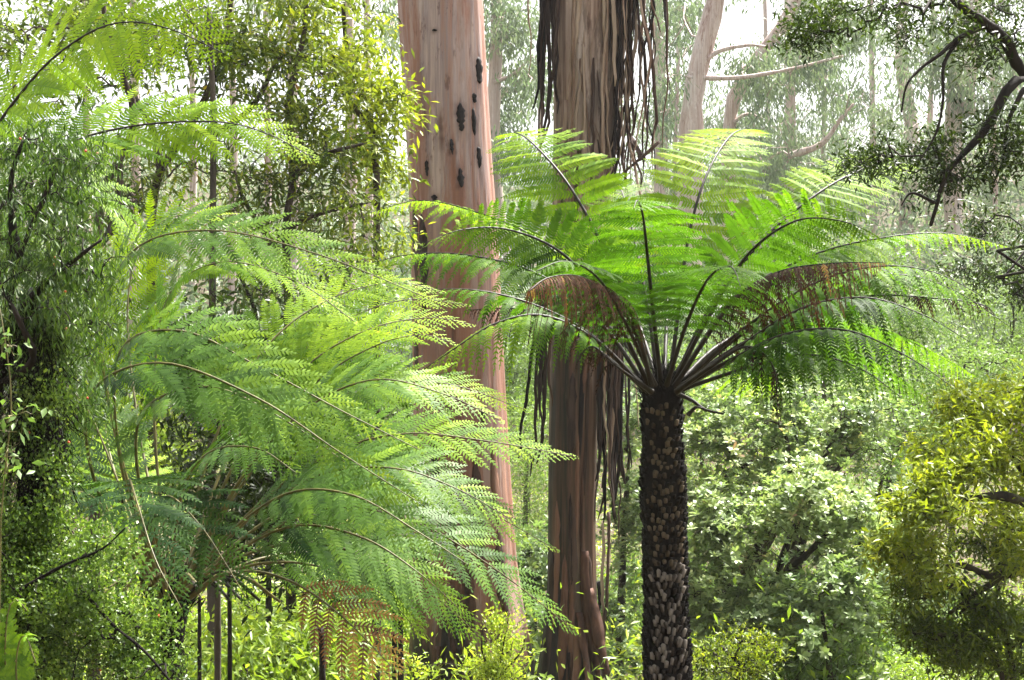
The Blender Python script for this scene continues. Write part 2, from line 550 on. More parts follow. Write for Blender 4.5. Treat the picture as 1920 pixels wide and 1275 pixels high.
# ------------------------------------------------------------------ the ground
def ground_z(x, y):
    x = np.asarray(x, dtype=float)
    y = np.asarray(y, dtype=float)
    base = np.interp(y, [-200, 0, 5, 8, 15, 22, 30, 45, 70, 120, 300], [2.0, 0.6, 0.25, 0.0, -1.0, -1.25, -0.6, 1.6, 7.0, 16.0, 30.0])
    side = np.clip(np.abs(x) - 9, 0, 60) * 0.10
    return base + side + 0.12 * wob(x * 0.5, y * 0.5) + 0.04 * wob(x * 2, y * 2, 1, 2)


def build_ground():
    xs = np.unique(np.concatenate([np.linspace(-170, 170, 60), np.linspace(-16, 16, 110)]))
    ys = np.unique(np.concatenate([np.linspace(-40, 240, 60), np.linspace(0, 40, 130)]))
    X, Y = np.meshgrid(xs, ys)
    v = np.stack([X, Y, ground_z(X, Y)], axis=-1).reshape(-1, 3)
    nx, ny = len(xs), len(ys)
    i = np.arange(ny - 1)[:, None] * nx
    j = np.arange(nx - 1)[None, :]
    f = np.stack([i + j, i + j + 1, i + nx + j + 1, i + nx + j], axis=-1).reshape(-1, 4)
    g = Geo()
    g.add(v, None, f)
    solo('ground', g, M['soil'], 'structure', smooth=True)


build_ground()


# ------------------------------------------------------------------ gum trees
class Gum:
    """a gum trunk as a stack of uneven rings, known well enough to lay bark on it"""

    def __init__(self, rows, d, seed, flute=0.035, top=14.0, foot=0.35):
        self.d = d
        py = np.array([r[0] for r in rows], float)
        xl = np.array([r[1] for r in rows], float)
        xr = np.array([r[2] for r in rows], float)
        z = CZ + (637.5 - py) * K * d
        cx = ((xl + xr) / 2 - 960) * K * d
        r = (xr - xl) / 2 * K * d
        o = np.argsort(z)
        self.z, self.cx, self.r = z[o], cx[o], r[o]
        self.seed = seed
        self.flute = flute
        self.top = top
        gz = float(ground_z(self.cx[0], d))
        self.base = gz - 0.3
        self.foot = foot
        self.stains = []
        slope = (self.cx[-1] - self.cx[0]) / (self.z[-1] - self.z[0])
        self.z = np.concatenate([[self.base], self.z, [top]])
        self.cx = np.concatenate([[self.cx[0]], self.cx, [self.cx[-1] + slope * (top - self.z[-2])]])
        self.r = np.concatenate([[self.r[0] * (1 + foot)], self.r, [self.r[-1] * 0.72]])

    def centre(self, z):
        return np.interp(z, self.z, self.cx)

    def rad(self, th, z):
        r = np.interp(z, self.z, self.r)
        f = 0.5 * np.sin(3 * th + self.seed + 0.25 * z) + 0.35 * np.sin(7 * th + 2 * self.seed - 0.3 * z) + 0.22 * np.sin(15 * th + self.seed * 3 + 0.2 * z) + 0.14 * np.sin(27 * th + 0.5 * z + np.sin(z * 1.3))
        low = 1 + 2.2 * np.clip((self.base + 1.4 - z) / 1.4, 0, 1)
        return r * (1 + self.flute * f * low)

    def at(self, th, z, out=0.0):
        """th = 0 faces the camera, positive to the right"""
        r = self.rad(th, z) + out
        return np.stack([self.centre(z) + r * np.sin(th), self.d - r * np.cos(th), z + 0 * r], axis=-1)

    def mesh(self, g, seg=72, dz=0.11):
        zz = np.arange(self.base, self.top, dz)
        th = np.linspace(-math.pi, math.pi, seg, endpoint=False)
        Z, T = np.meshgrid(zz, th, indexing='ij')
        v = self.at(T, Z).reshape(-1, 3)
        stain = np.zeros(T.shape)
        for th0, z0, hw, hh in self.stains:         # weathered bark round each scar, running down below it
            dz = Z - z0
            stretch = np.where(dz < 0, 2.6, 1.25) * hh
            wv = 1 + 0.45 * np.sin(Z * 41 + th0 * 9) * np.sin(Z * 17)
            stain = np.maximum(stain, np.exp(-((T - th0) / (hw * 1.9 * wv)) ** 2 - (dz / stretch) ** 2))
        n = len(zz)
        i = np.arange(n - 1)[:, None] * seg
        j = np.arange(seg)[None, :]
        j2 = (j + 1) % seg
        f = np.stack([i + j, i + j2, i + seg + j2, i + seg + j], axis=-1).reshape(-1, 4)
        g.add(v, None, f, stain.reshape(-1))

    def theta(self, px, py):
        z = CZ + (637.5 - py) * K * self.d
        x = (px - 960) * K * self.d
        r = np.interp(z, self.z, self.r)
        return math.asin(max(-0.97, min(0.97, (x - self.centre(z)) / r))), z

    def patch(self, px, py, w, h, thick=0.02, rough=0.25):
        """a raised plate of old bark that follows the trunk; w and h in picture pixels"""
        th, z = self.theta(px, py)
        r = float(np.interp(z, self.z, self.r))
        hw = w * K * self.d / 2 / (r * max(0.35, math.cos(th)))
        hh = h * K * self.d / 2
        g = Geo()
        m, k = 12, 5
        s = np.linspace(-1, 1, m)
        sm = lambda q: np.convolve(np.pad(q, 1, mode='edge'), [0.25, 0.5, 0.25], 'valid')
        prof = (1 - np.abs(s) ** 2.2) ** 0.55 * (1 + rough * 1.1 * sm(rng.normal(size=m)))
        prof = np.clip(prof, 0.05, 1.2)
        shift = 0.9 * np.cumsum(rng.normal(size=m)) / m + 0.12 * rng.normal(size=m)
        c = np.linspace(-1, 1, k)
        TH = th + hw * (c[None, :] * prof[:, None] * (1 + 0.15 * rng.normal(size=(m, k))) + 0.5 * shift[:, None])
        Z = z + hh * s[:, None] + 0 * TH
        edge = (1 - c[None, :] ** 4) * (1 - s[:, None] ** 8)
        out = 0.002 + thick * (edge * (0.7 + 0.5 * rng.random((m, k))))
        v = self.at(TH, Z, out).reshape(-1, 3)
        skirt = self.at(TH, Z, -0.02).reshape(-1, 3)
        i = np.arange(m - 1)[:, None] * k
        j = np.arange(k - 1)[None, :]
        f = np.stack([i + j, i + j + 1, i + k + j + 1, i + k + j], axis=-1).reshape(-1, 4)
        ring = [q for q in range(k)] + [q * k + k - 1 for q in range(1, m)] + [(m - 1) * k + q for q in range(k - 2, -1, -1)] + [q * k for q in range(m - 2, 0, -1)]
        n = m * k
        sk = [[ring[(q + 1) % len(ring)], ring[q], n + ring[q], n + ring[(q + 1) % len(ring)]] for q in range(len(ring))]
        g.add(np.vstack([v, skirt]), None, np.vstack([f, np.array(sk)]))
        return g


def ribbon(pts, width, thick=0.006, twist=0.6, curl=0.3, n=16, face=(0, -1, 0), taper=0.5, fray=0):
    """a strip of shed bark: curled across, twisted along, tapering to a torn end"""
    g = Geo()
    p = spline(pts, n)
    L = np.linalg.norm(p[-1] - p[0])
    p = p + np.cumsum(rng.normal(size=(n, 3)) * np.array([1, 1, 0.2]) * 0.009 * L, axis=0) * np.linspace(0.1, 1, n)[:, None]
    T = norm(np.gradient(p, axis=0))
    F = np.asarray(face, float)
    a0 = rng.normal() * 0.5
    ang = a0 + twist * np.cumsum(rng.normal(size=n)) / math.sqrt(n) * 1.6
    side = norm(np.cross(T, F))
    nor = np.cross(side, T)
    s = side * np.cos(ang)[:, None] + nor * np.sin(ang)[:, None]
    u = -side * np.sin(ang)[:, None] + nor * np.cos(ang)[:, None]
    t = np.linspace(0, 1, n)
    w = width * (1 - taper * t ** 2) * (1 + 0.18 * np.cumsum(rng.normal(size=n)) / math.sqrt(n))
    w = np.maximum(w, width * 0.15)
    w[-1] *= 0.35
    k = 4
    c = np.linspace(-1, 1, k)
    top = p[:, None, :] + s[:, None, :] * (w[:, None, None] / 2 * c[None, :, None]) + u[:, None, :] * (curl * w[:, None, None] / 2 * (1 - c[None, :, None] ** 2)) 
    bot = top - u[:, None, :] * thick
    v = np.concatenate([top.reshape(-1, 3), bot.reshape(-1, 3)])
    N = n * k
    i = np.arange(n - 1)[:, None] * k
    j = np.arange(k - 1)[None, :]
    f = np.stack([i + j, i + j + 1, i + k + j + 1, i + k + j], axis=-1).reshape(-1, 4)
    fb = f[:, ::-1] + N
    e = []
    for q in range(n - 1):
        for cc in (0, k - 1):
            a, b = q * k + cc, (q + 1) * k + cc
            e.append([a, b, b + N, a + N] if cc == 0 else [b, a, a + N, b + N])
    for q in range(k - 1):
        for rr in (0, n - 1):
            a, b = rr * k + q, rr * k + q + 1
            e.append([b, a, a + N, b + N] if rr == 0 else [a, b, b + N, a + N])
    g.add(v, None, np.vstack([f, fb, np.array(e)]))
    return g


def gum_one():
    reseed(11)
    G = Gum([(-400, 716, 872), (0, 745, 905), (150, 754, 913), (300, 764, 922), (450, 769, 934), (600, 772, 940), (750, 774, 948), (900, 775, 957), (1050, 772, 968), (1150, 770, 983), (1275, 764, 1008)], 15.0, 1.3, flute=0.03, foot=0.25)
    t = thing('gum_tree', 'massive smooth pink gum trunk with black bark scars, left of the stringy gum', 'tree', (G.cx[0], 15.0, G.base + 0.3))
    scars = [(899, 140, 9, 50), (867, 224, 13, 40), (868, 246, 9, 22), (892, 193, 6, 18), (891, 237, 8, 52), (851, 286, 7, 30), (805, 324, 5, 30), (867, 342, 11, 36), (900, 302, 7, 40), (819, 379, 11, 13), (820, 74, 8, 4), (907, 775, 6, 26), (925, 805, 9, 12), (884, 905, 5, 16), (845, 760, 3, 20)]
    for px, py, w, h in scars + [(862, 52, 5, 16), (792, 150, 5, 40), (830, 250, 6, 50), (880, 420, 10, 60), (800, 230, 6, 50), (908, 60, 5, 40)]:
        th, z = G.theta(px, py)
        G.stains.append((th, z, w * K * 15 / 2 / 0.5, h * K * 15 / 2))
    g = Geo()
    G.mesh(g, 130, 0.05)
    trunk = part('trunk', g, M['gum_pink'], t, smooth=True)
    for px, py, w, h in scars:
        part('bark_scar', G.patch(px, py, w, h, 0.022, 0.4), M['char'], trunk, smooth=False)
    # thin plates of last year's bark on the lower trunk
    for px, py, w, h in [(782, 460, 12, 140), (797, 500, 16, 190), (783, 660, 9, 120), (820, 880, 16, 150), (900, 950, 22, 200), (850, 960, 16, 170), (930, 900, 14, 160), (800, 980, 20, 160), (880, 1090, 26, 150), (940, 1060, 18, 170)]:
        part('bark_plate', G.patch(px, py, w, h, 0.014, 0.12), M['strip_red'] if py > 700 else M['strip_dark'], trunk)
    for px, y0, y1, w in [(848, 1130, 1290, 16), (866, 1160, 1300, 10), (828, 1190, 1280, 12), (905, 1150, 1290, 12)]:
        th, z0 = G.theta(px, y0)
        z1 = CZ + (637.5 - y1) * K * 15
        a = G.at(np.array([th]), np.array([z0]), 0.02)[0]
        b = G.at(np.array([th + 0.05]), np.array([(z0 + z1) / 2]), 0.06)[0]
        c = G.at(np.array([th - 0.03]), np.array([z1]), 0.10)[0]
        part('bark_strip', ribbon([a, b, c], w * K * 15, twist=0.3), M['strip_red'], trunk)
    for s, z0 in ((-1, 11.2), (1, 12.4)):
        g = Geo()
        a = G.at(np.array([s * 1.2]), np.array([z0]), -0.2)[0]
        tube(g, spline([a, a + np.array([s * 1.4, 0.3, 1.2]), a + np.array([s * 2.6, 0.2, 3.4])], 10), np.linspace(0.16, 0.03, 10), 8, tint=0.0)
        part('branch', g, M['gum_pale'], t, smooth=True)


def gum_two():
    reseed(12)
    D = 13.0
    G = Gum([(-400, 1050, 1172), (0, 1042, 1166), (250, 1040, 1158), (450, 1036, 1142), (600, 1034, 1128), (850, 1029, 1119), (1000, 1028, 1116), (1100, 1026, 1118), (1200, 1016, 1122), (1275, 1004, 1128)], D, 4.1, flute=0.05, foot=0.3)
    t = thing('gum_tree', 'brown stringy gum trunk hung with long loose bark strips behind the central tree fern', 'tree', (G.cx[0], D, G.base + 0.3))
    g = Geo()
    G.mesh(g, 84, 0.09)
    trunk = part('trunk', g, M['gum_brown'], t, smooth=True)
    # a limb above the picture that the free strips hang from
    g = Geo()
    a = G.at(np.array([1.3]), np.array([6.9]), -0.15)[0]
    limb = spline([a, a + np.array([0.5, -0.05, 0.35]), a + np.array([1.1, -0.1, 0.55]), a + np.array([1.9, 0, 1.1])], 14)
    tube(g, limb, np.linspace(0.11, 0.05, 14), 8, tint=0.0)
    part('branch', g, M['gum_brown'], t, smooth=True)
    g = Geo()
    a = G.at(np.array([-1.3]), np.array([7.3]), -0.15)[0]
    tube(g, spline([a, a + np.array([-0.5, -0.1, 0.5]), a + np.array([-1.1, 0, 1.5])], 10), np.linspace(0.1, 0.04, 10), 8, tint=0.0)
    part('branch', g, M['gum_brown'], t, smooth=True)

    def strip(x0, y0, x1, y1, w, dd=0.0, dark=False, bow=0.0, tw=0.5, fray=0.5):
        d0 = D + dd
        a, b = P(x0, y0, d0), P(x1, y1, d0 - 0.03)
        m = (a + b) / 2 + np.array([bow, -0.02, 0])
        q = (3 * a + b) / 4 + np.array([bow * 0.5 + rng.normal() * 0.01, 0, 0])
        part('bark_strip', ribbon([a, q, m, b], w * K * D, twist=tw, curl=rng.uniform(-0.5, 0.7), taper=fray), M['strip_dark'] if dark else M['strip'], t)

    # dark sheet peeling on the left
    for k in range(13):
        x = 1011 + rng.random() * 28
        strip(x + 6, -90, x - 4 + (x - 1030) * 0.25, rng.uniform(120, 275), rng.uniform(4, 12), dd=rng.uniform(-0.25, -0.05), dark=True, tw=0.25, bow=rng.normal() * 0.02)
    # strips lying on the trunk face
    for k in range(16):
        th = rng.uniform(-1.0, 1.2)
        zt = rng.uniform(4.6, 7.2)
        ln = rng.uniform(0.9, 2.4)
        zs = np.linspace(zt, zt - ln, 5)
        ths = th + np.cumsum(rng.normal(size=5) * 0.03)
        outs = np.array([-0.005, 0.02, 0.03, 0.035, 0.07]) * rng.uniform(0.7, 1.5)
        part('bark_strip', ribbon(G.at(ths, zs, outs), rng.uniform(5, 13) * K * D, twist=0.12, curl=0.3, face=(math.sin(th), -math.cos(th), 0)), M['strip_dark'] if rng.random() < 0.15 else M['strip'], t)
    # thick tangle on the right
    for k in range(72):
        x = rng.uniform(1114, 1186)
        strip(x + rng.normal() * 6, -60 - rng.random() * 40, x + rng.normal() * 9, rng.uniform(150, 390), rng.uniform(2.5, 8), dd=rng.uniform(-0.35, 0.1), dark=rng.random() < 0.42, bow=rng.normal() * 0.07, tw=1.0)
    # free hanging ropes of bark further right
    for x, y1, w in [(1192, 330, 5), (1200, 120, 7), (1205, 300, 8), (1213, 250, 5), (1219, 330, 6), (1225, 340, 4), (1240, 60, 4), (1246, 180, 7), (1249, 290, 3), (1183, 400, 6), (1232, 170, 3)]:
        strip(x + rng.normal() * 4, -70, x + rng.normal() * 6, y1, w, dd=-0.15 + rng.normal() * 0.05, dark=rng.random() < 0.5, bow=rng.normal() * 0.06)
    strip(992, -80, 995, 145, 4, dd=-0.1)
    # crossing broken pieces
    strip(1236, 265, 1150, 332, 6, dd=-0.35, bow=0.02)
    strip(1205, 300, 1175, 240, 14, dd=-0.3, dark=True)
    # the long dark hanks under the fern crown, left of the trunk
    for k in range(7):
        x = 1002 + rng.random() * 18
        strip(x + 5, 540, x, rng.uniform(760, 890), rng.uniform(4, 9), dd=-0.2 + rng.normal() * 0.03, dark=True, tw=0.3)
    strip(1033, 560, 1028, 760, 6, dd=-0.2, dark=True)
    # the big skirt right of the trunk
    for k in range(24):
        x = rng.uniform(1121, 1164)
        strip(x + rng.normal() * 4, 560 + rng.random() * 60, x + rng.normal() * 4, rng.uniform(820, 985), rng.uniform(5, 13), dd=rng.uniform(-0.25, 0.12), dark=rng.random() < 0.75, tw=0.35, bow=rng.normal() * 0.02)
    for x, y0, y1, w in [(1172, 690, 880, 4), (1180, 700, 850, 5), (1192, 680, 800, 3), (1142, 960, 1275, 6), (1130, 980, 1180, 5), (1160, 900, 1020, 3), (1122, 1090, 1260, 7)]:
        strip(x, y0, x + rng.normal() * 3, y1, w, dd=-0.1, dark=rng.random() < 0.5)
    # peeling blades near the foot
    for th, z0, ln, out, w in [(0.35, 0.55, 1.0, 0.25, 20), (0.62, 0.75, 0.75, 0.3, 22), (0.1, 0.4, 0.9, 0.15, 16), (-0.1, 0.2, 0.6, 0.12, 12), (0.5, 1.1, 1.3, 0.06, 16)]:
        zs = np.array([z0, z0 - ln * 0.4, z0 - ln])
        part('bark_strip', ribbon(G.at(np.array([th, th + 0.05, th + rng.normal() * 0.2]), zs, np.array([0.0, out * 0.4, out])), w * K * D, twist=0.5, curl=0.5), M['strip_red'], trunk)
    for k in range(14):
        th = rng.uniform(-1.1, 1.1)
        zt = rng.uniform(0.0, 3.2)
        px = 960 + (G.centre(zt) + np.interp(zt, G.z, G.r) * math.sin(th)) / (K * D)
        py = 637.5 - (zt - CZ) / (K * D)
        part('bark_plate', G.patch(px, py, rng.uniform(5, 16), rng.uniform(120, 300), 0.016, 0.12), M['strip_dark'] if rng.random() < 0.45 else M['strip_red'], trunk)


gum_one()
gum_two()


# ------------------------------------------------------------------ branching plants
def in_blob(n, shell=0.35):
    d = norm(rng.normal(size=(n, 3)))
    r = (shell + (1 - shell) * rng.random(n)) ** (1 / 2.0)
    return d * r[:, None]


def grow(trunks, targets, tip_r=0.004, sag=0.1, jit=0.12):
    """joins every target to the nearest node of the growing skeleton; returns chains (points, radii)"""
    pos, par, rad0 = [], [], []
    chains = []
    for pts, r in trunks:
        n = max(6, len(pts) * 5)
        q = spline(pts, n)
        rr = np.interp(np.linspace(0, 1, n), np.linspace(0, 1, len(r)), r)
        st = len(pos)
        for k in range(n):
            pos.append(q[k])
            par.append(st + k - 1 if k else -1)
            rad0.append(rr[k])
        chains.append((list(range(st, st + n)), True))
    A = np.zeros((len(pos) + len(targets) * 4 + 8, 3))
    A[:len(pos)] = pos
    m = len(pos)
    d0 = np.array([np.min(np.linalg.norm(A[:m] - t, axis=1)) for t in targets]) if len(targets) else []
    for ti in np.argsort(d0):
        t = targets[ti]
        dv = t - A[:m]
        dist = np.linalg.norm(dv, axis=1) + 0.25 * np.maximum(0, -dv[:, 2])
        b = int(np.argmin(dist))
        a = A[b].copy()
        L = np.linalg.norm(t - a)
        idx = [b]
        for k in (0.33, 0.67, 1.0):
            p = a + (t - a) * k
            if k < 1:
                p = p + rng.normal(size=3) * jit * L + np.array([0, 0, sag * L * math.sin(math.pi * k)])
            A[m] = p
            par.append(idx[-1])
            rad0.append(0.0)
            idx.append(m)
            m += 1
        chains.append((idx, False))
    cnt = np.zeros(m)
    par = np.array(par)
    isp = np.zeros(m, bool)
    isp[par[par >= 0]] = True
    cnt[~isp] = 1
    for k in range(m - 1, -1, -1):
        if par[k] >= 0:
            cnt[par[k]] += cnt[k]
    rp = tip_r * np.maximum(cnt, 1) ** 0.42
    rad0 = np.array(rad0)
    out = []
    for idx, main in chains:
        r = np.where(rad0[idx] > 0, rad0[idx], rp[idx])
        if not main:
            r[0] = min(rp[idx[1]] * 1.15, max(r[0], rp[idx[1]]))
        out.append((A[idx], r, main))
    return out


def blob_targets(blobs, clump=8, tight=0.24):
    T, C, Rr = [], [], []
    for (px, py, rx, rz, d, rd, n) in blobs:
        c = P(px, py, d)
        r = np.array([rx * K * d, rd, rz * K * d])
        m = max(2, int(n / clump))
        sub = in_blob(m, 0.25)
        w = rng.integers(m, size=n)
        q = sub[w] + rng.normal(size=(n, 3)) * np.array([tight, tight, tight * 0.62]) * (3.2 / m ** 0.5 if m < 10 else 1.0)
        T.append(q * r + c)
        C.append(sub[w] * r + c - np.array([0, 0, 0.3]) * r)
    return np.concatenate(T), np.concatenate(C)


def foliage(g, T, C, per, L, W, style, spread, tint=(0.2, 0.9), droop=0.2, blunt=False):
    """leaves about every twig end"""
    n = len(T)
    per_n = per
    base_t = np.clip(rng.normal(0.5, 0.22, n), 0, 1)
    if style == 'rosette':
        # whorls of blades at the twig ends
        w = 5
        cl = T[:, None, :] + rng.normal(size=(n, w, 3)) * spread
        ax = norm(norm(T - C)[:, None, :] * 0.5 + np.array([0, 0, 0.8]) + rng.normal(size=(n, w, 3)) * 0.35)
        k = max(3, per_n // w)
        ph = rng.random((n, w, 1)) * 6.28 + np.arange(k)[None, None, :] * 2.4
        a = norm(np.cross(ax, np.array([0.3, 0.7, 0.2])))
        b = np.cross(ax, a)
        el = 0.15 + 0.75 * (np.arange(k) / k)[None, None, :] + rng.normal(size=(n, w, k)) * 0.12
        d = (a[:, :, None, :] * np.cos(ph)[..., None] + b[:, :, None, :] * np.sin(ph)[..., None]) * np.cos(el)[..., None] + ax[:, :, None, :] * np.sin(el)[..., None]
        c = np.repeat(cl[:, :, None, :], k, 2) + rng.normal(size=(n, w, k, 3)) * L * 0.08
        d = d.reshape(-1, 3)
        c = c.reshape(-1, 3)
        nr = np.repeat(ax[:, :, None, :], k, 2).reshape(-1, 3) + rng.normal(size=d.shape) * 0.15
        t = np.repeat(base_t, w * k)
    else:
        k = per_n
        c = (T[:, None, :] + rng.normal(size=(n, k, 3)) * spread).reshape(-1, 3)
        outd = np.repeat(norm(T - C), k, 0)
        rnd = norm(rng.normal(size=c.shape))
        if style == 'hang':
            d = rnd * 0.75 + np.array([0, 0, -0.9]) + outd * 0.15
            nr = rng.normal(size=c.shape)
        elif style == 'spray':
            d = rnd * 0.9 + outd * 0.5 + np.array([0, 0, -0.15])
            nr = np.array([0, 0, 1.0]) + rng.normal(size=c.shape) * 0.55
        elif style == 'up':
            d = rnd * 0.6 + outd * 0.4 + np.array([0, 0, 0.5])
            nr = np.array([0, 0, 1.0]) + rng.normal(size=c.shape) * 0.7
        else:
            d = rnd
            nr = np.array([0, 0, 0.8]) + rng.normal(size=c.shape) * 0.7
        t = np.repeat(base_t, k)
    m = len(c)
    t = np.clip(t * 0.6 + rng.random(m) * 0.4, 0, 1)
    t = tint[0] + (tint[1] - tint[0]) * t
    Ls = L * rng.uniform(0.65, 1.25, m)
    leaves(g, c, d, Ls, W * rng.uniform(0.75, 1.2, m) * Ls / L, nr, t, droop, blunt=blunt)


def plant(name, label, cat, trunks, blobs, per, L, W, style, leafm, barkm, spread=0.06, tint=(0.1, 0.9), droop=0.2, tip=0.003, group=None, blunt=False, seed=1, sag=0.1, jit=0.12, sides=5, extra=None, clump=8, tight=0.24):
    reseed(seed)
    tr = []
    for pts, r in trunks:
        tr.append(([P(*p) for p in pts], r))
    b0 = tr[0][0][0]
    t = thing(name, label, cat, (b0[0], b0[1], min(b0[2], float(ground_z(b0[0], b0[1])))), group)
    T, C = blob_targets(blobs, clump, tight)
    ch = grow(tr, T, tip, sag, jit)
    g = Geo()
    mains = [c for c in ch if c[2]]
    for k, (pts, r, main) in enumerate(mains):
        gm = Geo()
        r = r * (1 + 0.10 * rng.normal(size=len(r)))
        tube(gm, pts, r, 9, tint=0.0)
        part('trunk' if k == 0 else 'branch', gm, M[barkm], t, smooth=True)
    for pts, r, main in ch:
        if not main:
            tube(g, pts, r, sides, tint=0.0, cap=False)
    if len(ch) > len(mains):
        part('twigs', g, M[barkm], t, smooth=True, kind='stuff')
    g = Geo()
    foliage(g, T, C, per, L, W, style, spread, tint, droop, blunt)
    part('crown', g, M[leafm], t)
    if extra:
        extra(t, T, C)
    return t


def root_pt(px, d, py=None):
    """picture row of the ground under column px at depth d"""
    x = (px - 960) * K * d
    z = float(ground_z(x, d)) - 0.1
    return (px, 637.5 - (z - CZ) / (K * d), d)


# ------------------------------------------------------------------ far gums in the mist
def far_gum(label, d, trunk_px, r0, blobs, per=130, L=0.17, W=0.045, seed=1, branches=(), leaf='leaf_gum', bark='gum_pale', spread=0.24):
    sc = 1.6
    d, r0, L, W, spread = d * sc, r0 * sc, L * sc, W * sc, spread * sc
    branches = [(b[0], b[1] * sc) for b in branches]
    blobs = [(a, b, c, e, f * sc, h * sc, n) for (a, b, c, e, f, h, n) in blobs]
    px0 = trunk_px[0][0]
    pts = [root_pt(px0, d)] + [(a, b, d) for a, b in trunk_px]
    rr = [r0 * 1.2] + list(np.linspace(r0, r0 * 0.55, len(trunk_px)))
    tr = [(pts, rr)]
    for br in branches:
        tr.append(([(a, b, d - 0.2) for a, b in br[0]], list(np.linspace(br[1], br[1] * 0.35, len(br[0])))))
    bl = [(px, py, rx, rz, d + dd, rd, n) for (px, py, rx, rz, dd, rd, n) in blobs]
    return plant('gum_tree', label, 'tree', tr, bl, per, L, W, 'hang', leaf, bark, spread=spread, tint=(0.0, 1.0), tip=0.018, group='misty gums behind the clearing', seed=seed, sag=0.15)


far_gum('leaning pale gum trunk in the mist right of the stringy gum', 30, [(1296, 250), (1312, 120), (1340, 10), (1365, -150), (1380, -500)], 0.25,
        [(1420, 110, 90, 90, 1, 1.5, 16), (1260, 60, 60, 120, 2, 1.5, 10), (1450, -40, 90, 60, 0, 1.5, 8)], seed=21,
        branches=[([(1300, 140), (1340, 100), (1400, 85), (1440, 88)], 0.07), ([(1290, 145), (1380, 146), (1480, 130), (1580, 105)], 0.06)])
far_gum('second leaning pale gum trunk beside an arching bare limb in the mist', 34, [(1368, 245), (1385, 170), (1420, 110), (1500, -20), (1560, -300)], 0.19,
        [(1480, 220, 70, 90, 1, 1.5, 16), (1545, 140, 80, 70, -1, 1.5, 14), (1620, 60, 80, 80, 1, 1.6, 12)], seed=22,
        branches=[([(1375, 230), (1400, 214), (1430, 222)], 0.06), ([(1480, 292), (1540, 270), (1575, 225), (1600, 195)], 0.09)])
far_gum('thin misty gum between the two leaning pale trunks and the dark branch', 38, [(1478, 330), (1482, 200), (1480, 60), (1476, -300)], 0.16,
        [(1480, 300, 60, 60, 0, 1.5, 14), (1500, 120, 90, 90, 1, 2, 16), (1560, 0, 110, 60, 0, 2, 14)], seed=23)
far_gum('pair of pale upright gum trunks seen beneath the dark arching branch', 36, [(1788, 215), (1795, 120), (1800, 20), (1806, -300)], 0.22,
        [(1800, 110, 70, 60, -1, 1.6, 16), (1700, 60, 90, 70, 0, 2, 18), (1880, 150, 70, 80, 0, 2, 16), (1640, 180, 60, 60, 1, 1.5, 8)], seed=24,
        branches=[([(1812, 215), (1815, 120), (1826, 20), (1850, -200)], 0.24), ([(1820, 125), (1850, 145), (1880, 160)], 0.06)])
far_gum('misty gum crown in the gap between the pink gum and the stringy gum', 32, [(962, 860), (960, 720), (945, 500), (925, 300), (930, 60), (930, -300)], 0.20,
        [(960, 90, 50, 70, 0, 1.2, 16), (955, 210, 40, 60, 1, 1, 10), (990, 30, 45, 50, 0, 1.2, 10), (930, 330, 40, 40, 0, 1, 5), (975, 300, 30, 30, 0, 1, 5)], seed=25,
        branches=[([(925, 155), (960, 140), (995, 110)], 0.05)])
far_gum('broken pale gum spar beside the right edge of the pink trunk', 26, [(958, 870), (957, 790), (956, 735), (956, 690)], 0.17, [(990, 640, 20, 30, 1, 0.6, 3)], per=30, seed=26)
for k, (x, w, top, d, lab) in enumerate([(252, 20, -200, 27, 'pale gum trunk glimpsed left of the wide pink column behind the thicket'), (435, 17, -200, 29, 'pale pink gum trunk behind the thicket above the second bright frond'),
                                         (500, 13, -200, 33, 'slender pale gum trunk between the thicket stems'), (548, 22, -300, 31, 'pale gum trunk behind the orange-leaved thicket branch'),
                                         (655, 24, -300, 28, 'broad pale gum trunk just left of the pink gum beyond the thicket'), (690, 16, -300, 32, 'thin pale gum trunk hard against the thicket edge near the pink gum'),
                                         (160, 15, -200, 34, 'thin pale trunk behind the upper bright frond'), (360, 14, -300, 37, 'distant thin pale trunk behind the tall grey stake')]):
    far_gum(lab, d, [(x, 500), (x + 3, 250), (x - 2, 40), (x + 4, top)], w * K * d / 2,
            [(x + 20, 40 + 17 * (k % 3), 70, 60, 1, 1.5, 5), (x + 10, -70, 80, 60, 0, 1.5, 7)], per=110, seed=40 + k)
far_gum('far gum with drooping crown left of the leaning trunk, above the fern', 42, [(1240, 300), (1238, 120), (1230, -50), (1235, -300)], 0.22,
        [(1235, 70, 70, 80, 0, 2, 14), (1270, 200, 60, 60, 1, 2, 12), (1190, 180, 50, 80, 1, 2, 8), (1350, 200, 60, 60, 1, 2, 12)], seed=60)
far_gum('far gum whose hazy crown fills the right horizon behind the dark branch', 45, [(1700, 400), (1710, 250), (1690, 100), (1700, -200)], 0.25,
        [(1690, 330, 80, 50, 0, 2.5, 14), (1600, 320, 70, 50, 0, 2.5, 12), (1800, 330, 80, 60, 0, 2.5, 14), (1560, 230, 50, 50, 0, 2, 8), (1880, 300, 80, 60, 0, 2, 12)], seed=61)
far_gum('very pale far gum filling the mist between the fern fronds', 48, [(1120, 500), (1130, 350), (1125, 100), (1110, -200)], 0.25,
        [(1000, 420, 60, 60, 0, 2.5, 10), (1120, 440, 90, 60, 0, 2.5, 12), (1400, 420, 110, 70, 0, 2.5, 14), (1520, 430, 80, 60, 0, 2.5, 12)], seed=62)

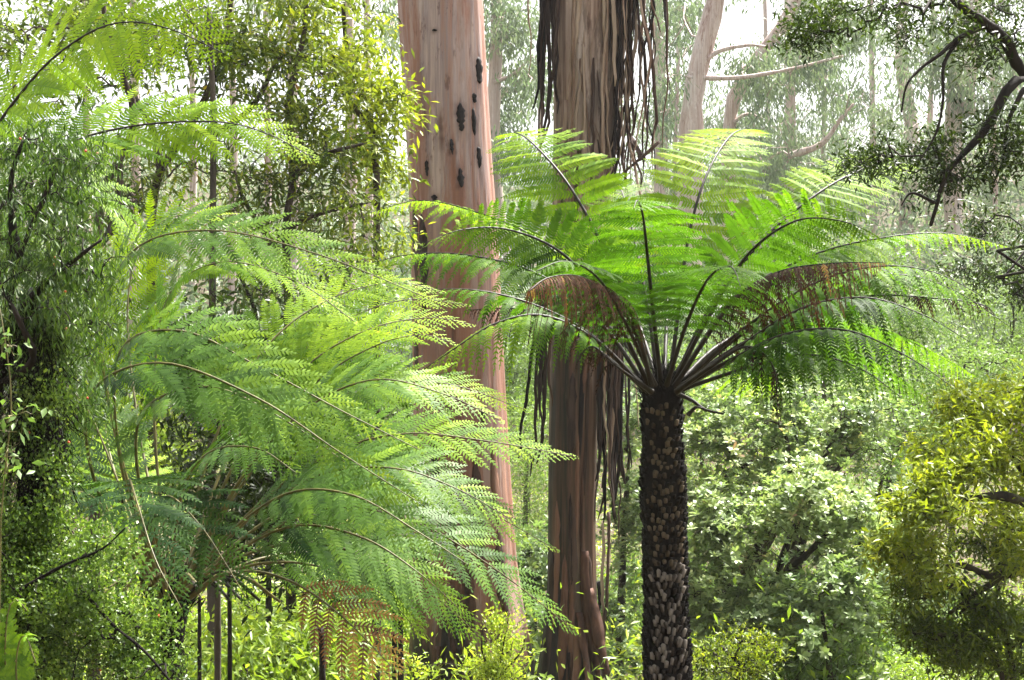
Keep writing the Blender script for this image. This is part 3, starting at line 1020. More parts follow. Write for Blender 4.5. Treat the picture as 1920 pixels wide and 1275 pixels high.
for k, (x, w, d, lean, lab) in enumerate([(1262, 9, 40, 10, 'hair-thin pale trunk just right of the hanging bark'), (1448, 10, 44, -12, 'thin pale trunk between the leaning gums and the drooping crown'), (1540, 9, 46, 8, 'thin far trunk left of the dark leaf clump'), (1640, 12, 42, -6, 'thin pale trunk under the dark overhanging clump'),
                                          (1738, 10, 45, 10, 'thin far trunk between the dark twigs'), (1868, 11, 40, -8, 'thin pale trunk behind the arching dark branch'), (1010, 10, 44, 4, 'thin far trunk left of the stringy gum')]):
    far_gum(lab, d, [(x, 520), (x + lean * 0.4, 300), (x + lean, 80), (x + lean * 1.6, -250)], w * K * d / 2,
            [(x + 25, 60 + 25 * (k % 3), 55, 45, 0, 1.2, 9), (x - 25, 190 + 30 * (k % 3), 50, 40, 0, 1.2, 8), (x + 15, 320 + 20 * (k % 2), 50, 40, 0, 1.2, 7), (x, -40, 60, 40, 0, 1.2, 6)], per=90, seed=70 + k)

# ------------------------------------------------------------------ the thicket of small trees at left
TH = 'small broadleaf trees of the left thicket'
plant('thicket_tree', 'dark forked thicket tree rising behind the bright hanging frond', 'tree',
      [([root_pt(282, 12), (285, 620, 12), (283, 420, 12), (300, 320, 12), (345, 255, 11.9), (400, 150, 11.8), (430, 20, 11.8), (440, -160, 11.8)], [0.06, 0.055, 0.05, 0.045, 0.04, 0.032, 0.026, 0.015]),
       ([(300, 320, 12), (290, 250, 12.1), (240, 150, 12.2), (225, 20, 12.3)], [0.032, 0.026, 0.02, 0.014]),
       ([(345, 255, 11.9), (420, 240, 11.8), (480, 190, 11.7), (520, 110, 11.7)], [0.035, 0.03, 0.02, 0.015])],
      [(330, 130, 130, 110, 12, 0.7, 70), (450, 90, 100, 90, 11.8, 0.6, 60), (250, 60, 110, 70, 12.3, 0.7, 45), (420, 280, 110, 70, 11.8, 0.6, 35), (300, 350, 90, 60, 12, 0.6, 20), (470, -40, 140, 60, 12, 0.8, 30)],
      22, 0.088, 0.026, 'spray', 'leaf_olive', 'bark_thicket', spread=0.10, tint=(0.1, 0.95), group=TH, seed=101)
plant('thicket_tree', 'thicket tree with bright yellow-green leaves beside the pink gum', 'tree',
      [([root_pt(706, 12.5), (706, 500, 12.5), (706, 330, 12.5), (690, 200, 12.4), (650, 90, 12.3), (640, -100, 12.3)], [0.045, 0.04, 0.032, 0.03, 0.025, 0.015]),
       ([(700, 250, 12.4), (640, 170, 12.2), (580, 120, 12)], [0.028, 0.02, 0.012])],
      [(690, 150, 70, 90, 12.2, 0.5, 60), (640, 90, 80, 80, 12, 0.6, 50), (720, 290, 60, 60, 12.6, 0.4, 36), (660, 250, 70, 60, 12.2, 0.5, 36), (700, 400, 50, 60, 12.6, 0.4, 12), (610, 0, 90, 50, 12, 0.6, 30)],
      24, 0.088, 0.028, 'spray', 'leaf_yellow', 'bark_thicket', spread=0.09, tint=(0.25, 1.0), group=TH, seed=102)
plant('thicket_tree', 'olive thicket tree with orange dead leaves between the two bright fronds', 'tree',
      [([root_pt(545, 11.5), (540, 600, 11.5), (535, 430, 11.5), (550, 330, 11.5), (540, 200, 11.5), (570, 60, 11.5), (580, -120, 11.5)], [0.034, 0.034, 0.034, 0.034, 0.032, 0.025, 0.015]),
       ([(550, 330, 11.5), (610, 290, 11.4), (680, 270, 11.3)], [0.03, 0.02, 0.012]), ([(535, 430, 11.5), (600, 400, 11.4), (690, 380, 11.4)], [0.025, 0.02, 0.01]),
       ([(520, 470, 11.5), (460, 380, 11.5), (440, 320, 11.6)], [0.03, 0.02, 0.012])],
      [(560, 170, 100, 100, 11.5, 0.6, 70), (600, 330, 90, 60, 11.4, 0.5, 40), (510, 390, 90, 60, 11.5, 0.5, 40), (660, 400, 70, 50, 11.5, 0.4, 26), (620, 470, 70, 40, 11.5, 0.4, 18), (520, 40, 90, 60, 11.5, 0.6, 40)],
      22, 0.088, 0.026, 'spray', 'leaf_olive', 'bark_thicket', spread=0.09, tint=(0.1, 1.0), group=TH, seed=103)
plant('thicket_tree', 'dark leaning thicket stem above the left creeper mound', 'tree',
      [([root_pt(175, 10.5), (178, 560, 10.5), (182, 440, 10.5), (200, 340, 10.5), (235, 280, 10.5), (250, 200, 10.4), (200, 60, 10.4), (190, -100, 10.4)], [0.055, 0.05, 0.045, 0.04, 0.034, 0.028, 0.022, 0.015]),
       ([(180, 470, 10.5), (214, 420, 10.55), (225, 350, 10.6), (222, 250, 10.6)], [0.03, 0.03, 0.025, 0.012])],
      [(170, 60, 120, 70, 10.5, 0.6, 50), (60, 40, 110, 70, 10.5, 0.6, 50), (240, 330, 80, 70, 10.6, 0.5, 26), (120, 150, 90, 60, 10.5, 0.5, 20), (40, 130, 80, 60, 10.6, 0.5, 20)],
      22, 0.08, 0.024, 'spray', 'leaf_olive', 'bark_thicket', spread=0.09, tint=(0.1, 0.9), group=TH, seed=104)
plant('thicket_tree', 'low thicket sapling behind the left fern fronds with thin twisted stems', 'tree',
      [([root_pt(500, 10.8), (505, 760, 10.8), (490, 640, 10.8), (470, 560, 10.8), (440, 500, 10.8)], [0.022, 0.022, 0.02, 0.016, 0.012]),
       ([(490, 640, 10.8), (540, 590, 10.7), (600, 560, 10.7)], [0.03, 0.02, 0.01])],
      [(500, 590, 90, 50, 10.8, 0.4, 30), (620, 560, 70, 40, 10.7, 0.4, 18), (640, 660, 60, 50, 10.8, 0.4, 14)],
      20, 0.08, 0.024, 'spray', 'leaf_olive', 'bark_dark', spread=0.09, tint=(0.0, 0.8), group=TH, seed=105)


def dead_stake():
    reseed(5)
    t = thing('dead_stem', 'bare grey dead stake standing among the thicket leaves', 'stem', (P(398, 700, 11)[0], 11, float(ground_z(P(398, 700, 11)[0], 11))))
    g = Geo()
    tube(g, spline([P(*root_pt(396, 11)), P(398, 600, 11), P(400, 220, 11), P(395, 110, 11), P(393, 24, 11)], 30), np.linspace(0.04, 0.022, 30) * (1 + 0.08 * rng.normal(size=30)), 8)
    part('trunk', g, M['bark_grey'], t, smooth=True)
    g = Geo()
    tube(g, spline([P(398, 90, 11), P(360, 40, 11), P(335, 0, 11), P(315, -60, 11)], 10), np.linspace(0.02, 0.012, 10), 6)
    part('branch', g, M['bark_grey'], t, smooth=True)


dead_stake()

# ------------------------------------------------------------------ shrubs in the middle distance, right
plant('daisy_bush', 'pale broad-leaved shrub with pinkish seed heads behind the fern trunk', 'shrub',
      [([root_pt(1390, 14.5), (1385, 1150, 14.5), (1420, 1020, 14.4), (1480, 900, 14.4), (1500, 830, 14.4)], [0.08, 0.07, 0.055, 0.04, 0.02]),
       ([(1385, 1150, 14.5), (1330, 1010, 14.6), (1360, 900, 14.7), (1420, 860, 14.8)], [0.06, 0.05, 0.04, 0.02]),
       ([(1430, 1010, 14.4), (1460, 960, 14.2), (1480, 870, 14.1), (1470, 800, 14.0)], [0.05, 0.04, 0.03, 0.015])],
      [(1400, 790, 110, 70, 14.5, 0.7, 90), (1520, 790, 120, 90, 14.8, 0.8, 100), (1320, 850, 80, 60, 14.6, 0.6, 50), (1470, 880, 100, 60, 14.2, 0.6, 60), (1620, 820, 90, 80, 15, 0.8, 60)],
      50, 0.072, 0.028, 'rosette', 'leaf_pale', 'bark_mossy', spread=0.10, tint=(0.15, 1.0), droop=0.1, blunt=True, seed=201, tip=0.004)
plant('daisy_bush', 'yellow and pink flecked shrub spray in front of the dark mossy stems', 'shrub',
      [([root_pt(1440, 13.4), (1450, 1130, 13.4), (1480, 1010, 13.3), (1500, 950, 13.2), (1530, 930, 13.1)], [0.08, 0.07, 0.05, 0.035, 0.015]),
       ([(1460, 1090, 13.4), (1550, 1000, 13.3), (1600, 920, 13.3)], [0.04, 0.03, 0.015])],
      [(1510, 945, 80, 45, 13.1, 0.5, 60), (1440, 980, 60, 40, 13.2, 0.4, 30), (1600, 960, 70, 50, 13.3, 0.5, 40), (1390, 1045, 50, 40, 13.3, 0.4, 16)],
      50, 0.072, 0.028, 'rosette', 'leaf_pale', 'bark_mossy', spread=0.09, tint=(0.35, 1.0), droop=0.1, blunt=True, seed=202)
plant('daisy_bush', 'grey-green whorl-leaved shrub low between the mossy stems', 'shrub',
      [([root_pt(1560, 12.5), (1555, 1250, 12.5), (1545, 1180, 12.4), (1540, 1130, 12.3)], [0.04, 0.035, 0.025, 0.012])],
      [(1545, 1120, 75, 50, 12.3, 0.4, 60), (1640, 1190, 60, 40, 12.4, 0.4, 24), (1480, 1150, 40, 30, 12.4, 0.3, 12)],
      50, 0.072, 0.028, 'rosette', 'leaf_pale', 'bark_mossy', spread=0.08, tint=(0.25, 0.85), droop=0.1, blunt=True, seed=203)
plant('daisy_bush', 'light green shrub showing between the stringy gum and the fern trunk', 'shrub',
      [([root_pt(1160, 15.5), (1165, 1150, 15.5), (1170, 1000, 15.5), (1180, 850, 15.5)], [0.06, 0.05, 0.035, 0.015])],
      [(1180, 880, 50, 90, 15.5, 0.5, 60), (1185, 1010, 40, 60, 15.3, 0.4, 30), (1160, 1130, 60, 50, 15.3, 0.4, 30), (1190, 760, 40, 60, 15.8, 0.5, 24), (1170, 1220, 50, 60, 15, 0.4, 26)],
      50, 0.072, 0.028, 'rosette', 'leaf_pale', 'bark_mossy', spread=0.10, tint=(0.1, 0.85), droop=0.1, blunt=True, seed=204)
plant('daisy_bush', 'light green shrub in the gap between the two gum trunks', 'shrub',
      [([root_pt(1000, 17), (1002, 1150, 17), (998, 1050, 17)], [0.05, 0.04, 0.02])],
      [(1000, 1090, 40, 60, 17, 0.5, 40), (1000, 1180, 40, 50, 16.6, 0.5, 30), (985, 1010, 40, 40, 17.4, 0.5, 20)],
      40, 0.09, 0.036, 'rosette', 'leaf_pale', 'bark_mossy', spread=0.10, tint=(0.1, 0.7), droop=0.1, blunt=True, seed=205)
plant('feathery_wattle', 'soft feathery pale green tree glowing between the two gum trunks', 'tree',
      [([root_pt(985, 21), (985, 1100, 21), (985, 950, 21), (990, 860, 21)], [0.07, 0.06, 0.04, 0.02])],
      [(990, 930, 50, 80, 21, 0.9, 60), (985, 1030, 50, 50, 21, 0.9, 30), (1000, 830, 40, 60, 21.5, 0.9, 30)],
      60, 0.10, 0.016, 'spray', 'leaf_soft', 'bark_grey', spread=0.16, tint=(0.2, 1.0), seed=206)
for k, (px, py, rx, rz, d, lab) in enumerate([(1345, 960, 70, 60, 13.8, 'bright pale shrub hard against the right of the fern trunk'), (1600, 1050, 80, 60, 13.6, 'bright pale shrub beside the left tips of the yellow-green bush'), (1420, 1120, 80, 60, 13.0, 'pale shrub spray below the yellow and pink flecked one'),
                                              (1320, 1100, 60, 70, 13.5, 'pale shrub low at the right of the fern trunk')]):
    plant('daisy_bush', lab, 'shrub', [([root_pt(px, d), (px, py + rz, d), (px, py, d)], [0.03, 0.025, 0.012])],
          [(px, py, rx, rz, d, 0.5, 60), (px - rx * 0.5, py + rz * 0.6, rx * 0.6, rz * 0.6, d, 0.4, 30), (px + rx * 0.5, py + rz * 0.6, rx * 0.6, rz * 0.6, d, 0.4, 30)],
          45, 0.068, 0.026, 'rosette', 'leaf_pale', 'bark_mossy', spread=0.09, tint=(0.3, 0.95), droop=0.1, blunt=True, seed=260 + k)
# old leaning mossy stems
plant('mossy_tree', 'dark mossy trunk leaning right below the pale shrub', 'tree',
      [([root_pt(1340, 15.5), (1355, 1190, 15.5), (1400, 1090, 15.5), (1450, 1000, 15.5), (1500, 900, 15.6), (1540, 800, 15.8)], [0.06, 0.055, 0.05, 0.045, 0.035, 0.018]),
       ([(1355, 1190, 15.5), (1430, 1130, 15.3), (1480, 1060, 15.2), (1500, 960, 15.2)], [0.07, 0.06, 0.045, 0.02]),
       ([(1290, 980, 15.6), (1330, 1000, 15.5), (1375, 1040, 15.5), (1400, 1090, 15.5)], [0.03, 0.04, 0.045, 0.05])],
      [(1560, 760, 70, 50, 16, 0.7, 20), (1340, 960, 60, 40, 15.7, 0.5, 14), (1440, 1190, 70, 60, 15.4, 0.5, 16)],
      20, 0.06, 0.02, 'spray', 'leaf_soft', 'bark_mossy', spread=0.12, tint=(0.0, 0.7), seed=207)
plant('mossy_tree', 'dark upright mossy stem right of the leaning one, under grey-green whorls', 'tree',
      [([root_pt(1500, 14), (1500, 1230, 14), (1490, 1130, 14), (1500, 1040, 14), (1530, 930, 14.1), (1600, 850, 14.2)], [0.07, 0.065, 0.055, 0.045, 0.03, 0.015]),
       ([root_pt(1590, 14.6), (1570, 1200, 14.6), (1600, 1060, 14.6), (1640, 960, 14.7), (1660, 860, 14.8)], [0.07, 0.06, 0.05, 0.035, 0.015])],
      [(1640, 860, 60, 60, 14.6, 0.6, 26), (1560, 1010, 60, 50, 14.4, 0.5, 12), (1640, 1060, 60, 60, 14.6, 0.5, 16)],
      24, 0.06, 0.02, 'spray', 'leaf_soft', 'bark_mossy', spread=0.12, tint=(0.0, 0.6), seed=208)
# weeping fine-leaved shrubs behind
for k, (px, py, rx, rz, d, lab) in enumerate([(1580, 1190, 130, 90, 16.5, 'drooping dark fine-leaved shrub behind the grey-green whorls'), (1350, 1100, 90, 120, 18, 'shaded fine-leaved shrub behind the mossy leaning trunk'),
                                              (1200, 1150, 60, 110, 18.5, 'shaded shrub right behind the fern trunk foot'), (1680, 760, 110, 80, 19, 'hazy soft green shrub under the right fern fronds'),
                                              (1800, 700, 110, 80, 20, 'hazy shrub at the far right below the dark clump'), (1330, 700, 110, 70, 22, 'hazy pale shrub behind the fern crown'), (1450, 640, 120, 60, 24, 'misty green tree behind the right fronds of the central fern'),
                                              (1700, 560, 120, 80, 26, 'misty tree mound behind the drooping right frond tips'), (1560, 480, 100, 70, 28, 'misty tree top above the right fern fronds'), (1900, 620, 90, 90, 24, 'misty shrub at the right picture edge'), (1420, 920, 120, 90, 20, 'deep green shrub filling the gap behind the leaning mossy trunk'), (1620, 930, 110, 90, 21, 'deep green shrub behind the yellow flecked spray'), (1250, 950, 80, 110, 21, 'deep green shrub behind the middle of the fern trunk'), (1700, 1150, 90, 90, 17, 'dark green shrub between the whorl-leaved shrub and the right bush'), (1500, 1230, 120, 50, 13.2, 'low dark shrub along the bottom under the whorl leaves')]):
    plant('weeping_shrub', lab, 'shrub', [([root_pt(px - 20, d), (px - 10, py + rz * 0.6, d), (px, py, d)], [0.07, 0.05, 0.02])],
          [(px, py, rx, rz, d, 0.9, 90), (px - rx * 0.5, py + rz * 0.5, rx * 0.6, rz * 0.7, d - 0.3, 0.7, 40), (px + rx * 0.5, py + rz * 0.4, rx * 0.6, rz * 0.7, d, 0.7, 40)],
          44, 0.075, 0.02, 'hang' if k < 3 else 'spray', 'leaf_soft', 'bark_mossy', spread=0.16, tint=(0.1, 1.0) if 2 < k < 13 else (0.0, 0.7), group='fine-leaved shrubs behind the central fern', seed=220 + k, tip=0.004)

# misty shrub wall behind the left fern and between the trunks
for k, (px, py, rx, rz, d, lab) in enumerate([(700, 760, 80, 80, 23, 'misty shrub between the left fern fronds and the pink gum'), (540, 900, 150, 130, 11.5, 'shrub with leaves darkened for the gloom behind the left fern fronds'), (420, 1180, 120, 90, 14, 'bright yellow-green shrub behind the thin straight stem'),
                                              (650, 1180, 90, 90, 16, 'yellow-green shrub low behind the dead orange frond'), (540, 1255, 120, 50, 9.8, 'low lime shrub along the bottom under the left fern'), (1060, 700, 60, 80, 27, 'misty shrub seen between the bark hanks and the stringy gum'),
                                              (220, 830, 90, 70, 12, 'glowing yellow-green shrub behind the dark left fronds'), (980, 700, 50, 90, 29, 'distant misty shrub beside the pale spar'), (740, 1120, 60, 80, 18, 'green shrub between dead fern stems and the pink gum foot')]):
    plant('understorey_shrub', lab, 'shrub', [([root_pt(px + 10, d), (px + 4, py + rz * 0.6, d), (px, py, d)], [0.06, 0.045, 0.02])],
          [(px, py, rx, rz, d, 0.8, 90), (px - rx * 0.6, py + rz * 0.3, rx * 0.6, rz * 0.7, d - 0.3, 0.6, 45), (px + rx * 0.6, py + rz * 0.2, rx * 0.6, rz * 0.7, d + 0.2, 0.6, 45)],
          36, 0.085, 0.028, 'spray', 'leaf_lime' if k in (2, 3, 4, 6) else ('leaf_dark' if k == 1 else 'leaf_soft'), 'bark_mossy', spread=0.15, tint=(0.05, 0.95), group='understorey shrubs behind the left fern', seed=240 + k, tip=0.004)  # leaf_dark puts the gloom behind the fern fronds into the leaf colour

plant('dark_understorey', 'dark-leaved shrub added to darken the gaps between the left fern stalks', 'shrub',  # added so the gaps between fronds read dark, by leaf colour
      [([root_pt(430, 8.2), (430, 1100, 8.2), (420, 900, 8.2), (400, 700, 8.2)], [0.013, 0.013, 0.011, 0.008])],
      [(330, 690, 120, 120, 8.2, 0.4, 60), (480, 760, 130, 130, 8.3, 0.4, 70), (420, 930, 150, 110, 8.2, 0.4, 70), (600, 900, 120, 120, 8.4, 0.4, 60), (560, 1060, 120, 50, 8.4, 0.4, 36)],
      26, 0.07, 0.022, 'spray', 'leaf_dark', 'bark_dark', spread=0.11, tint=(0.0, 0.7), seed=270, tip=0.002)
# right-hand big yellow-green shrub with dark underside
plant('bright_bush', 'large yellow-green leafy bush with mossy branches at the right edge', 'shrub',
      [([root_pt(2010, 9), (2000, 1180, 9), (1930, 1065, 8.8), (1850, 1100, 8.6), (1780, 1150, 8.5)], [0.09, 0.08, 0.045, 0.028, 0.012]),
       ([(1930, 1065, 8.8), (1860, 1080, 8.6), (1800, 1060, 8.5), (1720, 1080, 8.4)], [0.035, 0.025, 0.018, 0.01]),
       ([(2000, 1180, 9), (1960, 960, 9), (1900, 850, 9), (1850, 760, 9)], [0.06, 0.05, 0.035, 0.015]),
       ([(1960, 960, 9), (1880, 930, 8.7), (1780, 940, 8.5), (1720, 930, 8.4)], [0.04, 0.03, 0.02, 0.01])],
      [(1850, 760, 80, 60, 9, 0.4, 60), (1810, 860, 80, 60, 8.8, 0.4, 60), (1740, 940, 90, 60, 8.5, 0.4, 70), (1900, 900, 80, 80, 8.8, 0.5, 60), (1710, 1050, 80, 60, 8.4, 0.4, 60), (1860, 1010, 70, 60, 8.7, 0.4, 36), (1900, 740, 60, 60, 9, 0.4, 40)],
      34, 0.062, 0.018, 'spray', 'leaf_yellow', 'bark_mossy', spread=0.05, tint=(0.25, 1.0), seed=301, clump=9, tight=0.16)
plant('dark_bush', 'dark tangled lower bush under the yellow-green one at the right', 'shrub',
      [([root_pt(1900, 8.7), (1900, 1300, 8.7), (1880, 1180, 8.6), (1830, 1130, 8.5), (1800, 1150, 8.5)], [0.06, 0.05, 0.035, 0.02, 0.01]),
       ([(1900, 1300, 8.7), (1840, 1200, 8.6), (1760, 1190, 8.4)], [0.035, 0.025, 0.01])],
      [(1780, 1140, 90, 50, 8.6, 0.4, 60), (1880, 1140, 70, 60, 8.7, 0.4, 50), (1760, 1200, 70, 40, 8.5, 0.4, 40), (1690, 1130, 50, 60, 8.5, 0.3, 30), (1870, 1050, 60, 50, 8.9, 0.3, 36), (1860, 1230, 80, 40, 8.6, 0.4, 40), (1930, 1210, 50, 50, 8.5, 0.4, 30)],
      32, 0.055, 0.015, 'spray', 'leaf_yellow', 'bark_mossy', spread=0.055, tint=(0.0, 0.7), seed=302, clump=9, tight=0.16)
plant('lime_shrub', 'pale lime shrub at the bottom right corner', 'shrub',
      [([root_pt(1880, 11), (1878, 1300, 11), (1870, 1220, 11)], [0.04, 0.03, 0.015])],
      [(1880, 1230, 70, 50, 11, 0.5, 60), (1760, 1260, 70, 40, 11, 0.5, 50), (1920, 1190, 40, 40, 11.2, 0.4, 30)],
      40, 0.05, 0.014, 'spray', 'leaf_lime', 'bark_mossy', spread=0.08, tint=(0.1, 0.9), seed=303)
plant('rusty_shrub', 'small yellow and rust coloured shrub at the foot of the fern trunk', 'shrub',
      [([root_pt(1385, 9.5), (1385, 1280, 9.5), (1380, 1230, 9.5)], [0.035, 0.03, 0.02])],
      [(1385, 1225, 65, 35, 9.5, 0.22, 60), (1345, 1250, 40, 30, 9.4, 0.2, 30), (1430, 1250, 35, 35, 9.5, 0.2, 30)],
      22, 0.035, 0.012, 'up', 'leaf_yellow', 'bark_dark', spread=0.045, tint=(0.0, 0.95), seed=304)
plant('sapling', 'bright lime sapling with tiny leaves in front of the pink gum foot', 'shrub',
      [([root_pt(930, 9), (930, 1300, 9), (940, 1230, 9), (955, 1150, 9)], [0.016, 0.014, 0.009, 0.003]), ([(932, 1280, 9), (905, 1225, 9), (905, 1180, 9)], [0.008, 0.006, 0.003]), ([(935, 1270, 9), (975, 1225, 9), (985, 1195, 9)], [0.008, 0.006, 0.003])],
      [(940, 1190, 30, 40, 9, 0.12, 36), (915, 1235, 40, 35, 9, 0.14, 40), (965, 1240, 35, 35, 9, 0.14, 36), (930, 1290, 60, 40, 9, 0.15, 30), (790, 1262, 14, 14, 9, 0.05, 6)],
      22, 0.028, 0.013, 'up', 'leaf_lime', 'bark_mossy', spread=0.035, tint=(0.4, 1.0), seed=305, tip=0.0018)

# ------------------------------------------------------------------ the dark tree that arches in from the right
plant('blackwood_tree', 'dark arching branches and small dark leaves reaching in from the right edge', 'tree',
      [([root_pt(2080, 7.2), (2080, 1300, 7.2), (2060, 700, 7.2), (2020, 300, 7.1), (1960, 165, 7), (1920, 145, 7), (1886, 172, 6.95), (1850, 240, 6.9), (1800, 295, 6.85), (1772, 330, 6.8), (1755, 390, 6.8), (1745, 422, 6.8)], [0.13, 0.12, 0.10, 0.07, 0.05, 0.034, 0.03, 0.028, 0.026, 0.024, 0.018, 0.008]),
       ([(2020, 300, 7.1), (1960, 180, 7.1), (1910, 125, 7.05), (1885, 75, 7), (1850, 45, 7), (1800, 10, 7), (1760, -40, 7)], [0.05, 0.04, 0.033, 0.03, 0.027, 0.022, 0.015]),
       ([(1850, 48, 7), (1800, 70, 6.95), (1765, 100, 6.9), (1725, 130, 6.9), (1700, 160, 6.85), (1690, 210, 6.85)], [0.014, 0.012, 0.010, 0.008, 0.006, 0.004]),
       ([(1800, 72, 6.95), (1770, 120, 6.9), (1768, 190, 6.85), (1755, 250, 6.85), (1725, 300, 6.8)], [0.010, 0.009, 0.007, 0.006, 0.003]),
       ([(1920, 165, 7), (1890, 230, 6.9), (1880, 300, 6.9), (1860, 350, 6.9)], [0.014, 0.011, 0.008, 0.004]),
       ([(1752, 380, 6.8), (1710, 362, 6.75), (1690, 385, 6.75)], [0.009, 0.007, 0.003])],
      [(1530, 40, 65, 45, 7, 0.3, 36), (1590, 25, 50, 35, 7, 0.25, 20), (1690, 30, 60, 40, 7, 0.3, 26), (1790, 60, 80, 60, 7.1, 0.3, 30), (1890, 60, 50, 60, 7.1, 0.3, 20), (1830, 280, 70, 60, 7, 0.35, 46), (1810, 340, 60, 40, 6.9, 0.3, 30), (1900, 280, 50, 60, 7, 0.3, 26),
       (1680, 290, 60, 40, 7.1, 0.3, 34), (1600, 290, 40, 20, 7.1, 0.2, 12), (1880, 420, 70, 50, 9.6, 0.4, 40), (1860, 520, 80, 50, 9.6, 0.4, 50), (1920, 560, 50, 50, 9.6, 0.4, 30), (1890, 20, 70, 40, 7.2, 0.3, 20), (2020, 180, 80, 90, 7.2, 0.35, 26), (2060, 420, 80, 90, 7.3, 0.35, 26), (2040, 640, 70, 70, 7.3, 0.35, 20)],
      32, 0.038, 0.012, 'spray', 'leaf_dark', 'bark_dark', spread=0.05, tint=(0.0, 0.9), seed=401, clump=6, tight=0.17, tip=0.0018, sag=0.05, jit=0.16)


